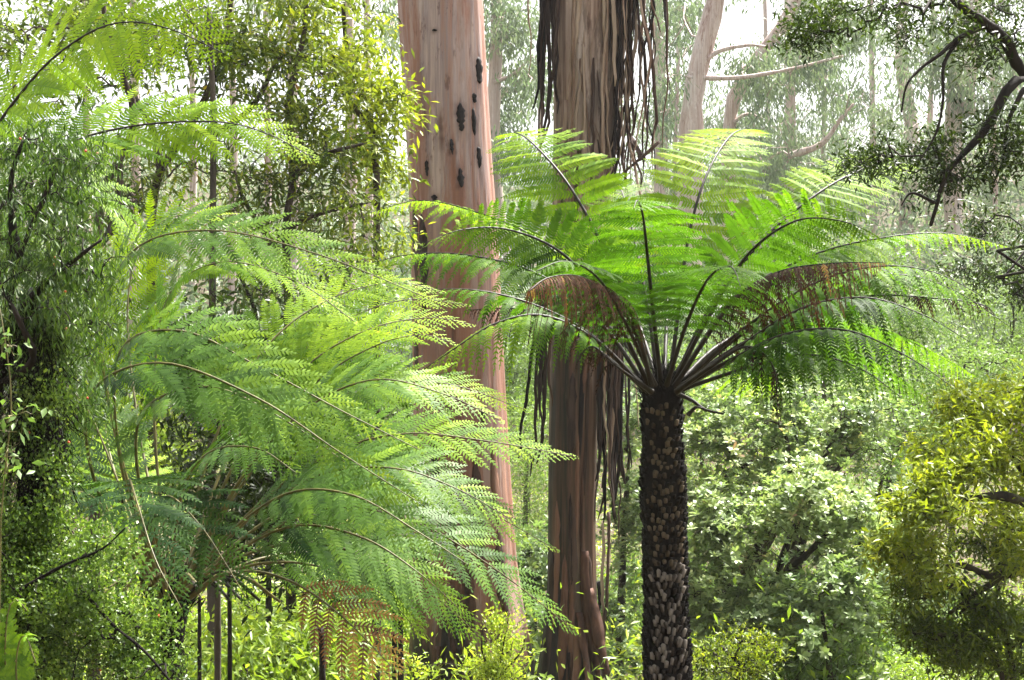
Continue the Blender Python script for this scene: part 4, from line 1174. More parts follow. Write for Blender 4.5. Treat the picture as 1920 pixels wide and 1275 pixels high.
# ------------------------------------------------------------------ tree ferns
def frond(parent, pts, mat='frond', stalkm='stalk', roll=0.0, plen=0.40, bare=0.22, sp=0.058, pin=0.036, psp=0.0162, sweep=(0.30, 0.75), droop=0.28, tint=(0.25, 0.75), r0=0.014, dead=0.0, pdroop=0.12, lift=0.05, side=None, gap=0.0, name='frond', label=None, pw=0.82, taper=2.4):
    """one tripinnate leaf along a curve: rachis, pinnae either side of it, pinnules either side of each"""
    w = np.array([P(*p) for p in pts])
    n = 90
    R = spline(w, n)
    Ltot = np.sum(np.linalg.norm(np.diff(R, axis=0), axis=1))
    T = norm(np.gradient(R, axis=0))
    if side is None:
        H = R[-1] - R[int(n * 0.15)]
        H[2] = 0
        sd_ = norm(np.cross(norm(H), np.array([0, 0, 1.0])))
    else:
        sd_ = norm(np.asarray(side, float))
    if sd_[1] > 0:
        sd_ = -sd_                                # +S is the side nearer the walkway
    Sv = norm(sd_[None] - T * (T @ sd_)[:, None])
    Nv = np.cross(Sv, T)
    if Nv[n // 2:, 2].mean() < 0:
        Nv = -Nv
    a = math.radians(roll)
    Sv, Nv = Sv * math.cos(a) - Nv * math.sin(a), Nv * math.cos(a) + Sv * math.sin(a)
    m = max(8, int(Ltot * (1 - bare) / sp * 1.22))
    u = bare + (1 - bare) * (1 - (1 - (np.arange(m) + 0.5) / m) ** 1.4)      # closer set towards the tip
    g = Geo()
    # midrib lies in the blade mesh too: thin costae
    for sgn in (1.0, -1.0):
        uu = np.clip(u + rng.normal(size=m) * 0.08 * (1 - bare) / m + (0.25 * (1 - bare) / m if sgn > 0 else 0), 0, 0.999)
        keep = rng.random(m) > gap
        uu = uu[keep]
        mm = len(uu)
        if mm == 0:
            continue
        idx = uu * (n - 1)
        i0 = np.floor(idx).astype(int)
        fr = (idx - i0)[:, None]
        Rp = R[i0] * (1 - fr) + R[i0 + 1] * fr
        Tp, Sp, Np = T[i0], Sv[i0], Nv[i0]
        if side is not None:                      # pinnae stay level on a rising leaf
            Sp = norm(0.75 * np.repeat(sd_[None], mm, 0) + 0.25 * Sp)
        v = (uu - bare) / (1 - bare)
        prof = np.minimum(1.0, 0.45 + 2.6 * v) * (1 - v ** taper) ** 1.0 + 0.025
        l = plen * prof * np.clip(1 + 0.07 * rng.normal(size=mm), 0.4, 1.3)
        th = sweep[0] + (sweep[1] - sweep[0]) * v + rng.normal(size=mm) * 0.045
        dP = norm(Sp * (sgn * np.cos(th))[:, None] + Tp * np.sin(th)[:, None] + Np * (lift + 0.05 * rng.normal(size=mm))[:, None])
        dr = droop * (1 + 0.2 * rng.normal(size=mm)) + dead * rng.random(mm)
        q = max(6, int(plen * 1.2 / psp))
        s = np.minimum((np.arange(q) + 0.6)[None, :] * psp / l[:, None], 1.0)      # (mm, q) along each pinna
        on = ((np.arange(q) + 0.6)[None, :] * psp / l[:, None]) < 0.985
        zz = np.array([0, 0, -1.0])
        # points and tangents along each pinna (mm, q, 3)
        fwd = 0.10
        dm = np.minimum(dr, 1.4)[:, None]
        pp = Rp[:, None, :] + dP[:, None, :] * (l[:, None] * s * (1 - 0.25 * dm * s))[..., None] + zz * ((l * dr)[:, None] * s ** 2 * 0.85)[..., None] + Tp[:, None, :] * ((l * fwd)[:, None] * s ** 2)[..., None]
        tp = norm(dP[:, None, :] * (1 - 0.5 * dm * s)[..., None] + zz * (1.7 * dr[:, None] * s)[..., None] + Tp[:, None, :] * (2 * fwd * s)[..., None])
        # costa as a thin ribbon
        nrm_ = norm(Np[:, None, :] - tp * np.sum(Np[:, None, :] * tp, -1, keepdims=True))
        lat = np.cross(tp, nrm_)
        cw = 0.0022
        cv = np.stack([pp + lat * cw, pp - lat * cw], axis=2).reshape(-1, 3)
        base = ((np.arange(mm)[:, None] * q + np.arange(q - 1)[None, :]) * 2)[on[:, :-1]]
        cf = np.stack([base, base + 1, base + 3, base + 2], -1).reshape(-1, 4)
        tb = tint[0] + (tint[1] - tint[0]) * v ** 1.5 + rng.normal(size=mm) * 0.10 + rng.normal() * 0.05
        g.add(cv, None, cf, np.repeat(np.clip(tb, 0, 1), q * 2))
        # pinnules
        pl = pin * (np.minimum(1, 0.55 + 3.0 * s) * np.maximum(1 - s ** 3.2, 0) ** 0.8 + 0.06)
        for s2 in (1.0, -1.0):
            ll = pl * np.clip(l / plen + 0.12, 0.25, 1)[:, None] * (1 + 0.12 * rng.normal(size=(mm, q)))
            if dead > 0.5:
                ll = ll * (0.55 + 0.5 * rng.random((mm, q)))
            sw = (0.42 + 0.25 * s)[..., None]
            dq = norm(lat * s2 + tp * sw + nrm_ * 0.07 * rng.normal(size=(mm, q, 1)) + zz * (pdroop + 0.5 * dead * rng.random((mm, q, 1))))
            k1 = on & (rng.random((mm, q)) > 0.02)
            c, dq, nk, tk, L3 = pp[k1], dq[k1], nrm_[k1], tp[k1], ll[k1][:, None]
            sw_ = norm(np.cross(dq, nk))
            wq = np.minimum(psp * pw, 0.30 * L3 + 0.002) * (0.8 if dead > 0.5 else 1.0)
            z1 = zz * L3 * 0.10
            b1 = c + sw_ * wq * 0.42
            b2 = c - sw_ * wq * 0.42
            m1 = c + dq * L3 * 0.55 + sw_ * wq * 0.5 + z1 * 0.4
            m2 = c + dq * L3 * 0.55 - sw_ * wq * 0.5 + z1 * 0.4
            tpnt = c + dq * L3 + tk * L3 * 0.12 + z1
            vv = np.stack([b1, m1, tpnt, m2, b2], axis=1).reshape(-1, 3)
            nn = len(c)
            k = (np.arange(nn) * 5)[:, None]
            f4 = k + np.array([[0, 1, 3, 4]])
            f3 = k + np.array([[1, 2, 3]])
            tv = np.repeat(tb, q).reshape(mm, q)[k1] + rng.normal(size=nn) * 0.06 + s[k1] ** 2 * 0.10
            g.add(vv, f3, f4, np.repeat(np.clip(tv, 0, 1), 5))
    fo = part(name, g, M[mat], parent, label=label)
    gs = Geo()
    rr = np.interp(np.linspace(0, 1, n), [0, 0.06, 0.3, 1], [r0 * 1.35, r0, r0 * 0.75, 0.0015])
    tube(gs, R[::2], rr[::2], 6)
    part('stalk', gs, M[stalkm], fo, smooth=True)
    return fo


def stub_mesh(g, h, w, d):
    """a broken frond base: a blade-like wedge standing up and out from the trunk (local: x across, -y out, z up)"""
    v = np.array([[-w / 2, 0.004, -h * 0.45], [w / 2, 0.004, -h * 0.45], [w * 0.28, -d * 0.5, -h * 0.4], [-w * 0.28, -d * 0.5, -h * 0.4],
                  [-w * 0.5, -d * 0.35, h * 0.35], [w * 0.5, -d * 0.35, h * 0.35], [w * 0.32, -d, h * 0.42], [-w * 0.32, -d, h * 0.42],
                  [-w * 0.2, -d * 0.55, h * 0.58], [w * 0.24, -d * 0.6, h * 0.52]])
    f = [[0, 1, 2, 3], [3, 2, 6, 7], [0, 3, 7, 4], [2, 1, 5, 6], [1, 0, 4, 5], [4, 7, 8, 8], [5, 9, 6, 6]]
    f4 = [q for q in f[:5]] + [[4, 8, 9, 5], [8, 7, 6, 9]]
    f3 = [[4, 7, 8], [5, 9, 6]]
    g.add(v, f3, f4)


def fern_trunk(t, axis_pts, r_top, r_bot, stubs=True, max_parts=300, row=0.036, around=23, split=0.55):
    """fibrous trunk set with the bases of shed fronds"""
    n = 60
    A = spline(axis_pts, n)            # from the foot up
    rad = np.linspace(r_bot, r_top, n) * (1 + 0.05 * np.sin(np.linspace(0, 17, n) + 1) + 0.035 * np.sin(np.linspace(0, 41, n)))
    g = Geo()
    sides = 26
    T = norm(np.gradient(A, axis=0))
    th = np.linspace(0, 2 * math.pi, sides, endpoint=False)
    V = A[:, None, :] + (rad[:, None] * (1 + 0.07 * rng.normal(size=(n, sides))))[..., None] * np.stack([np.sin(th), -np.cos(th), 0 * th], -1)[None]
    i = np.arange(n - 1)[:, None] * sides
    j = np.arange(sides)[None]
    j2 = (j + 1) % sides
    g.add(V.reshape(-1, 3), None, np.stack([i + j, i + j2, i + sides + j2, i + sides + j], -1).reshape(-1, 4))
    top = A[-1]
    g.add(np.vstack([V[-1], top + np.array([0, 0, r_top * 1.3])]), [[q, (q + 1) % sides, sides] for q in range(sides)])
    trunk = part('trunk', g, M['fibre'], t)
    # rootlets and fibres that roughen the outline
    g = Geo()
    m = 1500
    s = rng.random(m) ** 0.7
    a = rng.random(m) * 6.283
    c = np.stack([np.interp(s, np.linspace(0, 1, n), A[:, k]) for k in range(3)], 1)
    r = np.interp(s, np.linspace(0, 1, n), rad)
    o = np.stack([np.sin(a), -np.cos(a), 0 * a], 1)
    d = o * rng.uniform(0.2, 0.8, m)[:, None] + np.array([0, 0, 1.0]) * rng.normal(size=m)[:, None] * 0.9 + rng.normal(size=(m, 3)) * 0.25
    leaves(g, c + o * (r * 0.97)[:, None], d, rng.uniform(0.02, 0.055, m), 0.003, rng.normal(size=(m, 3)), np.full(m, 0.5))
    m = 900                                    # shaggy crown
    a = rng.random(m) * 6.283
    o = np.stack([np.sin(a), -np.cos(a), 0 * a], 1)
    rr = r_top * rng.random(m) ** 0.4
    c = A[-1] + o * rr[:, None] + np.array([0, 0, 1.0]) * (rng.uniform(-0.10, 0.02, m) + (r_top - rr) * 1.2)[:, None]
    leaves(g, c, o * 0.45 + np.array([0, 0, 1.0]) + rng.normal(size=(m, 3)) * 0.3, rng.uniform(0.05, 0.12, m), 0.006, rng.normal(size=(m, 3)), np.full(m, 0.5))
    part('root_fibre', g, M['fibre'], trunk, kind='stuff')
    if not stubs:
        return trunk
    H = np.linalg.norm(A[-1] - A[0])
    spots = []
    rows = int(H / row)
    for q in range(rows):
        f = (q + 0.5) / rows
        if f > 0.97:
            continue
        for k in range(around):
            a_ = (k + 0.5 * (q % 2) + rng.normal() * 0.10) / around * 2 * math.pi
            spots.append((f + rng.normal() * 0.0035, a_))
    low, high = [], []
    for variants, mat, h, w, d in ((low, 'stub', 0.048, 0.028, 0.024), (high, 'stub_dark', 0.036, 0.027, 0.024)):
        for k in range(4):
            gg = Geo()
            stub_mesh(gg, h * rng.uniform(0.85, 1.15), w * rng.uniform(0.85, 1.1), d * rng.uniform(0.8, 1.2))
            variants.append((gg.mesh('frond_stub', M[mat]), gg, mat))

    def score(sp_):
        f, a_ = sp_
        z = A[0][2] + (A[-1][2] - A[0][2]) * f
        py = 637.5 - (z - CZ) / (K * A[0][1])
        return math.cos(a_) - (5 if py > 1300 else 0)
    order = sorted(spots, key=lambda q: -score(q))
    rest = Geo()
    for cnt, (f, a_) in enumerate(order):
        c = np.array([np.interp(f, np.linspace(0, 1, n), A[:, k]) for k in range(3)])
        r = float(np.interp(f, np.linspace(0, 1, n), rad))
        lowish = f < split + 0.01 * math.sin(3 * a_)
        if not lowish and rng.random() < 0.6 * max(0.0, (f - split) / (0.97 - split)) ** 3:
            continue
        if lowish and rng.random() < 0.06:
            continue
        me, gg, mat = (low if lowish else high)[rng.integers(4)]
        pos = c + np.array([math.sin(a_), -math.cos(a_), 0]) * r * 0.97
        sc = rng.uniform(0.8, 1.15)
        tilt = rng.normal() * 0.12
        if cnt < max_parts:
            o = bpy.data.objects.new('frond_stub', me)
            COL.objects.link(o)
            o.parent = trunk
            o.location = pos - root_origin(t)
            o.rotation_euler = (rng.normal() * 0.12, tilt, a_)
            o.scale = (sc, sc, sc)
        else:
            v = np.concatenate(gg.v) * sc
            ca, sa = math.cos(a_), math.sin(a_)
            vr = np.stack([v[:, 0] * ca - v[:, 1] * sa, v[:, 0] * sa + v[:, 1] * ca, v[:, 2]], 1) + pos
            rest.add(vr, np.concatenate(gg.f3), np.concatenate(gg.f4))
    if rest.n:
        part('frond_stubs', rest, M['stub'], trunk, kind='stuff')
    return trunk


def central_fern():
    reseed(31)
    foot = P(1250, 1640, 8.0)
    foot[2] = float(ground_z(foot[0], 8.0)) - 0.1
    t = thing('tree_fern', 'tall central tree fern with scaly dark trunk and spreading bright green crown', 'fern', (foot[0], 8.0, foot[2] + 0.1))
    fern_trunk(t, [foot, P(1251, 1275, 8), P(1247, 1050, 8), P(1243, 900, 8), P(1240, 728, 8)], 0.112, 0.122, split=0.655)
    up = dict(plen=0.42, droop=0.20, tint=(0.55, 0.95), pdroop=0.2, sweep=(0.05, 0.5), sp=0.070, psp=0.0165, pin=0.046, pw=0.84)
    F = lambda pts, **k: frond(t, pts, **k)
    F([(1222, 725, 8), (1190, 600, 8.05), (1130, 460, 8.15), (1065, 345, 8.3), (1005, 275, 8.6), (970, 250, 9.0), (940, 256, 9.4)], side=(1, -0.25, 0.1), **up)
    F([(1255, 725, 8), (1270, 600, 8.05), (1290, 450, 8.15), (1320, 340, 8.3), (1358, 268, 8.6), (1390, 243, 9.0), (1418, 250, 9.4)], side=(1, 0.2, 0), **up)
    F([(1262, 722, 8), (1330, 580, 8.05), (1430, 450, 8.15), (1530, 365, 8.3), (1610, 320, 8.6), (1670, 302, 9.0), (1722, 314, 9.4)], side=(0.75, -0.4, -0.35), roll=0, **dict(up, plen=0.36))
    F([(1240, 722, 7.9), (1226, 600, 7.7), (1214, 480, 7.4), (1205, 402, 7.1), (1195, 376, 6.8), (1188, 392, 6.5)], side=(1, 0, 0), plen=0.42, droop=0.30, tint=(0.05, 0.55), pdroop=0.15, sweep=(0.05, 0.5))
    F([(1262, 722, 7.9), (1320, 610, 7.7), (1400, 480, 7.5), (1490, 415, 7.2), (1580, 415, 7.0), (1655, 448, 6.9)], plen=0.40, droop=0.35, tint=(0.1, 0.65), roll=0, side=(0.7, -0.5, -0.35), pdroop=0.2)
    F([(1265, 722, 8.1), (1380, 560, 8.3), (1520, 480, 8.4), (1660, 445, 8.5), (1780, 438, 8.6), (1890, 462, 8.7)], plen=0.36, droop=0.7, tint=(0.3, 0.85), roll=10)
    F([(1270, 725, 8), (1400, 620, 8), (1540, 540, 8), (1680, 515, 7.9), (1790, 545, 7.9), (1895, 614, 7.8)], plen=0.36, droop=0.75, tint=(0.15, 0.65), roll=14)
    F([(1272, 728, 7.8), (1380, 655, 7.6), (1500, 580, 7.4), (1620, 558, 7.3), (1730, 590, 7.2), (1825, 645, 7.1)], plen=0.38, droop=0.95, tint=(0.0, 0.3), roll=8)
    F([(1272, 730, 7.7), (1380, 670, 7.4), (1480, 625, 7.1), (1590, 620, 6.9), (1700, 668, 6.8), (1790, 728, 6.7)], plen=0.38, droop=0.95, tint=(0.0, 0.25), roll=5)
    F([(1270, 732, 8.2), (1400, 665, 8.5), (1520, 640, 8.8), (1640, 680, 9), (1740, 752, 9.1)], plen=0.38, droop=0.9, tint=(0.1, 0.6))
    F([(1262, 728, 8.3), (1360, 640, 8.7), (1500, 595, 9.2), (1660, 620, 9.6), (1830, 705, 9.9)], plen=0.42, droop=0.85, tint=(0.25, 0.75))
    F([(1218, 725, 7.9), (1150, 590, 7.7), (1060, 480, 7.5), (960, 432, 7.3), (870, 430, 7.1), (790, 458, 7.0)], plen=0.38, droop=0.35, tint=(0.1, 0.8), roll=0, side=(-0.65, -0.5, -0.35), pdroop=0.2)
    F([(1218, 722, 8.2), (1130, 560, 8.5), (1010, 450, 8.7), (900, 400, 8.9), (790, 376, 9.1), (690, 400, 9.3)], plen=0.34, droop=0.65, tint=(0.4, 0.95), roll=10)
    F([(1212, 725, 8), (1130, 610, 8.1), (1020, 520, 8.2), (900, 482, 8.2), (780, 476, 8.3), (660, 502, 8.3)], plen=0.36, droop=0.75, tint=(0.15, 0.7), roll=12)
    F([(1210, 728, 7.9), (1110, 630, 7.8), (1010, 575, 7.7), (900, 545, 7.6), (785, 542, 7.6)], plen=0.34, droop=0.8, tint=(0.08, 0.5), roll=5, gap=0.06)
    F([(1208, 730, 7.8), (1120, 640, 7.6), (1020, 592, 7.5), (930, 606, 7.4), (850, 655, 7.3), (770, 710, 7.3)], plen=0.34, droop=0.9, tint=(0.25, 0.9), roll=10)
    F([(1245, 722, 8.2), (1250, 600, 8.7), (1255, 500, 9.2), (1262, 440, 9.8)], plen=0.42, side=(1, 0, 0), droop=0.2, tint=(0.1, 0.5), pdroop=0.2)
    F([(1235, 722, 8.2), (1180, 560, 8.8), (1120, 470, 9.3), (1050, 435, 9.9)], plen=0.42, side=(1, -0.3, 0), droop=0.25, tint=(0.1, 0.55), pdroop=0.2)
    F([(1255, 722, 8.3), (1330, 600, 8.9), (1420, 520, 9.4), (1510, 500, 9.9)], plen=0.42, side=(1, 0.3, 0), droop=0.25, tint=(0.1, 0.55), pdroop=0.2)
    F([(1225, 722, 8.3), (1150, 620, 8.9), (1060, 560, 9.5), (980, 560, 10)], plen=0.42, side=(1, -0.5, 0), droop=0.3, tint=(0.1, 0.5))
    F([(1260, 735, 8.3), (1330, 690, 8.8), (1390, 690, 9.3), (1450, 740, 9.7)], plen=0.42, side=(0.8, 0.5, 0), droop=0.3, tint=(0.5, 0.85))
    F([(1250, 722, 7.8), (1290, 600, 7.4), (1330, 520, 7.0), (1370, 500, 6.6), (1390, 540, 6.3)], plen=0.38, side=(0.9, -0.4, 0), droop=0.4, tint=(0.05, 0.5))
    F([(1228, 722, 7.8), (1170, 600, 7.4), (1120, 520, 7.1), (1060, 490, 6.8), (1000, 510, 6.6)], plen=0.36, side=(0.8, -0.6, 0), droop=0.4, tint=(0.08, 0.5))
    F([(1235, 722, 8.1), (1215, 580, 8.3), (1190, 450, 8.6), (1170, 370, 8.9), (1150, 330, 9.3)], plen=0.38, side=(1, 0, 0), droop=0.2, tint=(0.3, 0.85), pdroop=0.2)
    F([(1270, 726, 8.0), (1390, 620, 7.9), (1520, 535, 7.8), (1640, 500, 7.7), (1750, 510, 7.6), (1850, 560, 7.5)], plen=0.36, droop=0.8, tint=(0.2, 0.7), roll=12)
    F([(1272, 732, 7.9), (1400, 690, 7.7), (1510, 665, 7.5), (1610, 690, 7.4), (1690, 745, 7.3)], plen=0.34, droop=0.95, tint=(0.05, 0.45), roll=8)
    # dead, brown and folded
    dd = dict(mat='dead_frond', dead=0.7, droop=0.95, pdroop=0.5, lift=0.0, sp=0.030, pin=0.032, taper=3.0)
    F([(1265, 725, 7.8), (1320, 640, 7.6), (1380, 560, 7.5), (1460, 510, 7.1), (1560, 494, 6.9), (1662, 492, 6.7)], plen=0.32, tint=(0.05, 0.8), label='dead brown frond arching right', **dd)
    F([(1222, 722, 7.7), (1195, 630, 7.5), (1150, 560, 7.3), (1090, 520, 6.9), (1030, 520, 6.6), (988, 548, 6.4)], plen=0.27, tint=(0.3, 0.7), label='dead reddish-brown frond folded over to the left', **dd)
    F([(1208, 728, 8), (1100, 640, 8), (1020, 592, 8), (950, 578, 8), (870, 582, 8)], plen=0.2, tint=(0.05, 0.45), gap=0.25, label='withered brown frond with hanging shreds', **dd)
    for pts in ([(1222, 735, 7.7), (1160, 690, 7.5), (1110, 650, 7.4), (1080, 680, 7.35)], [(1268, 735, 7.7), (1330, 690, 7.5), (1400, 650, 7.4), (1450, 690, 7.3), (1458, 790, 7.3)], [(1262, 735, 8.2), (1400, 640, 8.2), (1600, 560, 8.1), (1760, 560, 8.0), (1858, 580, 8.0), (1860, 645, 8.0)]):
        F(pts, plen=0.14, tint=(0.0, 0.35), gap=0.5, bare=0.4, label='shrivelled dark frond', **dd)
    for pts in ([(1270, 738, 7.85), (1300, 752, 7.75), (1322, 768, 7.7), (1356, 776, 7.65)], [(1290, 778, 7.75), (1305, 764, 7.72), (1318, 766, 7.7)], [(1215, 735, 7.85), (1180, 696, 7.8), (1150, 668, 7.7)]):
        g = Geo()
        tube(g, spline([P(*p) for p in pts], 10), np.linspace(0.014, 0.006, 10), 6)
        part('broken_stalk', g, M['stalk'], t, smooth=True)


def left_fern():
    reseed(32)
    foot = P(305, 1500, 6.0)
    foot[2] = float(ground_z(foot[0], 6.0)) - 0.1
    t = thing('tree_fern', 'big tree fern at lower left with long fronds sweeping right across the gums', 'fern', (foot[0], 6.0, foot[2] + 0.1))
    fern_trunk(t, [foot, P(305, 1275, 6), P(308, 1190, 6), P(318, 1105, 6)], 0.085, 0.085, stubs=False)
    q = dict(mat='frond_cool', stalkm='stalk_green', taper=1.9, plen=0.34, droop=0.18, sweep=(0.55, 0.95), sp=0.057, pin=0.036, psp=0.0150, pw=0.80, pdroop=0.04, bare=0.3, r0=0.0085, roll=34)
    F = lambda pts, **k: frond(t, pts, **dict(q, **k))
    F([(300, 1090, 6), (225, 850, 5.9), (190, 620, 5.8), (250, 470, 5.7), (400, 432, 5.6), (600, 478, 5.5), (810, 562, 5.4)], tint=(0.25, 0.95), plen=0.34, roll=44)
    F([(320, 1090, 6.2), (260, 800, 6.6), (240, 560, 6.9), (285, 430, 7.0), (390, 402, 7.0), (520, 455, 7)], tint=(0.7, 0.95), plen=0.36, mat='frond')
    F([(320, 1090, 6), (290, 800, 6.1), (310, 570, 6.2), (410, 492, 6.2), (550, 525, 6.1), (672, 608, 6.0)], tint=(0.4, 1.0), plen=0.34, mat='frond')
    F([(340, 1090, 6.2), (430, 850, 6.5), (540, 690, 6.7), (640, 605, 6.8), (760, 562, 6.9), (880, 572, 7)], tint=(0.55, 1.0), mat='frond')
    F([(340, 1090, 6.1), (450, 850, 6.2), (560, 700, 6.3), (680, 622, 6.4), (800, 596, 6.5), (890, 610, 6.5)], tint=(0.5, 0.95), mat='frond')
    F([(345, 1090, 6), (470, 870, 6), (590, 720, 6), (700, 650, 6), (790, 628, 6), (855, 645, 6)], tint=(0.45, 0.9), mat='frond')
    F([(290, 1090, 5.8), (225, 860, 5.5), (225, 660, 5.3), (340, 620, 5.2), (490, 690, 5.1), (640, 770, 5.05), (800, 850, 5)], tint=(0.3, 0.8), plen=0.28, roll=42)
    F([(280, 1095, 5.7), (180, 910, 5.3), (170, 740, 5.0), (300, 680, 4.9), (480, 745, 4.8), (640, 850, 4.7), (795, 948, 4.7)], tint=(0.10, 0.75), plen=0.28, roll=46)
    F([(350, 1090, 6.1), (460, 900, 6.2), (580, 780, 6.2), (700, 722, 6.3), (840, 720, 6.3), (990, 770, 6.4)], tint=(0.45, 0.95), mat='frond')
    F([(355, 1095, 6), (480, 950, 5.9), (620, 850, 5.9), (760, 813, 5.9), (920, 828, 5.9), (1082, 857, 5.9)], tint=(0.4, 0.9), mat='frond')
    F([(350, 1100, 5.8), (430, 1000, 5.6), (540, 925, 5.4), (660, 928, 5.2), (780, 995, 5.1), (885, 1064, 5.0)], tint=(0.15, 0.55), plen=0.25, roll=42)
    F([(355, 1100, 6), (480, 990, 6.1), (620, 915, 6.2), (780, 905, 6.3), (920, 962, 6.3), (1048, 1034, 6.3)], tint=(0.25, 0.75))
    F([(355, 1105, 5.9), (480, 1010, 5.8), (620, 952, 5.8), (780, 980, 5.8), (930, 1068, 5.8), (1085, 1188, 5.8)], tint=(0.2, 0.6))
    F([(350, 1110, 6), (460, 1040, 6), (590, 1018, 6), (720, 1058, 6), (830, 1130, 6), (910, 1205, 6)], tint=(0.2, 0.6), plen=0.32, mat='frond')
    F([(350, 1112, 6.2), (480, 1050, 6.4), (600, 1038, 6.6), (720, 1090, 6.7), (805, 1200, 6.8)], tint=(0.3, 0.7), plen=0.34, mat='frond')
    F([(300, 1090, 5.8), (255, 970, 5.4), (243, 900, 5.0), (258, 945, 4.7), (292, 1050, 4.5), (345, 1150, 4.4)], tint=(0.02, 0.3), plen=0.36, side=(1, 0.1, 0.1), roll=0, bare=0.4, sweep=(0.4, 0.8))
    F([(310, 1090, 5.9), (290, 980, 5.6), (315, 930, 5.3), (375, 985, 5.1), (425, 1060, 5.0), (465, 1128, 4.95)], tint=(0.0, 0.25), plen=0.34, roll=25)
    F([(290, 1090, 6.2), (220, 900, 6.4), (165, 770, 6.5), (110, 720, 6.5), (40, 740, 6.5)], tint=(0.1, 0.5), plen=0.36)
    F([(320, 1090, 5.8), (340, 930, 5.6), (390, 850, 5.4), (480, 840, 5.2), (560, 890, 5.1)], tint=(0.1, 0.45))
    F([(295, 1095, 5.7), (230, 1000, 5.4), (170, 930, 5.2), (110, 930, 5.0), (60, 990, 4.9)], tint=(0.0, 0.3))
    F([(300, 1095, 6.3), (230, 930, 6.8), (200, 820, 7.2), (200, 760, 7.6)], tint=(0.5, 0.9), side=(1, 0, 0), mat='frond')
    F([(330, 1090, 6.1), (400, 830, 6.3), (500, 650, 6.5), (620, 560, 6.7), (740, 530, 6.8), (835, 548, 6.9)], tint=(0.5, 1.0), mat='frond')
    F([(345, 1095, 5.9), (450, 900, 5.8), (570, 770, 5.7), (700, 712, 5.6), (830, 738, 5.6), (945, 792, 5.6)], tint=(0.4, 0.9))
    F([(350, 1100, 5.9), (470, 970, 5.8), (600, 890, 5.7), (740, 878, 5.6), (860, 918, 5.6), (965, 978, 5.6)], tint=(0.3, 0.75))
    F([(350, 1105, 5.7), (450, 1030, 5.5), (560, 985, 5.4), (680, 1008, 5.3), (780, 1070, 5.2), (865, 1145, 5.2)], tint=(0.15, 0.6))
    F([(310, 1090, 5.7), (260, 900, 5.4), (270, 770, 5.2), (390, 725, 5.0), (530, 785, 4.9), (655, 872, 4.9)], tint=(0.2, 0.65))
    F([(355, 1108, 5.9), (470, 1060, 5.9), (590, 1060, 5.9), (710, 1110, 5.9), (790, 1190, 5.9)], tint=(0.25, 0.7), mat='frond')
    dd = dict(mat='dead_frond', dead=1.0, pdroop=0.2)
    F([(350, 1115, 5.9), (450, 1072, 5.8), (545, 1090, 5.7), (640, 1155, 5.6), (748, 1264, 5.5)], tint=(0.7, 1.0), plen=0.27, bare=0.5, label='dead orange and yellow frond hanging at the bottom', **dict(dd, droop=0.10, roll=40, dead=0.2, pdroop=0.1, sp=0.062, pin=0.034, psp=0.016, pw=0.5, sweep=(0.5, 0.9), taper=2.2))
    for k in range(14):
        a = rng.uniform(-1.3, 1.3)
        x0 = 318 + 30 * a
        pts = [P(x0, 1120, 5.9), P(x0 + 60 * a, 1080 - 10 * rng.random(), 5.8 + 0.2 * rng.normal()), P(x0 + 130 * a, 1090 + 40 * rng.random(), 5.7 + 0.2 * rng.normal())]
        g = Geo()
        tube(g, spline(pts, 8), np.linspace(0.013, 0.006, 8), 5)
        part('broken_stalk', g, M['stalk_green'] if rng.random() < 0.5 else M['stalk'], t, smooth=True)


def corner_fern():
    reseed(33)
    foot = P(-150, 1500, 5.8)
    foot[2] = float(ground_z(foot[0], 5.8)) - 0.1
    t = thing('tree_fern', 'tree fern outside the left edge reaching in with two glowing lime fronds at the top', 'fern', (foot[0], 5.8, foot[2] + 0.1))
    fern_trunk(t, [foot, P(-150, 1100, 5.8), P(-140, 800, 5.8), P(-120, 555, 5.7)], 0.11, 0.12, stubs=False)
    q = dict(mat='frond', plen=0.36, droop=0.2, sweep=(0.5, 0.9), sp=0.062, pin=0.040, psp=0.0160, pw=0.82, pdroop=0.1, bare=0.3, r0=0.009, roll=45)
    F = lambda pts, **k: frond(t, pts, **dict(q, **k))
    F([(-110, 540, 5.6), (-40, 300, 5.5), (60, 150, 5.4), (150, 72, 5.3), (230, 42, 5.2), (320, 55, 5.1), (428, 104, 5.0)], tint=(0.75, 1.0), plen=0.50, bare=0.3, roll=58, sweep=(0.35, 0.8))
    F([(-90, 545, 5.8), (0, 390, 6), (110, 280, 6.1), (240, 238, 6.2), (400, 228, 6.2), (500, 250, 6.2), (600, 303, 6.2)], tint=(0.6, 1.0), plen=0.36, sweep=(0.65, 1.0), roll=52)
    F([(-90, 550, 6), (20, 400, 6.2), (120, 340, 6.3), (200, 370, 6.4), (262, 460, 6.4)], tint=(0.4, 0.8))
    F([(-100, 545, 5.8), (-60, 330, 6.0), (10, 180, 6.2), (90, 130, 6.3), (180, 150, 6.4)], tint=(0.5, 0.9))
    F([(-100, 550, 5.7), (-20, 500, 5.9), (60, 470, 6), (150, 510, 6.1)], tint=(0.3, 0.7))


central_fern()
left_fern()
corner_fern()


# ------------------------------------------------------------------ creeper-clad mound at left
def creeper_extra(n):
    def f(t, T, C):
        for k in range(n):
            p = T[rng.integers(len(T))] + rng.normal(size=3) * 0.03
            g = Geo()
            u = np.linspace(0, 2 * math.pi, 6, endpoint=False)
            rr = 0.0055
            ring = np.stack([np.cos(u), np.sin(u), 0 * u], 1) * rr
            g.add(np.vstack([p + ring, p + [0, 0, rr], p - [0, 0, rr]]), [[i, (i + 1) % 6, 6] for i in range(6)] + [[(i + 1) % 6, i, 7] for i in range(6)])
            part('berry', g, M['berry'], t)
    return f


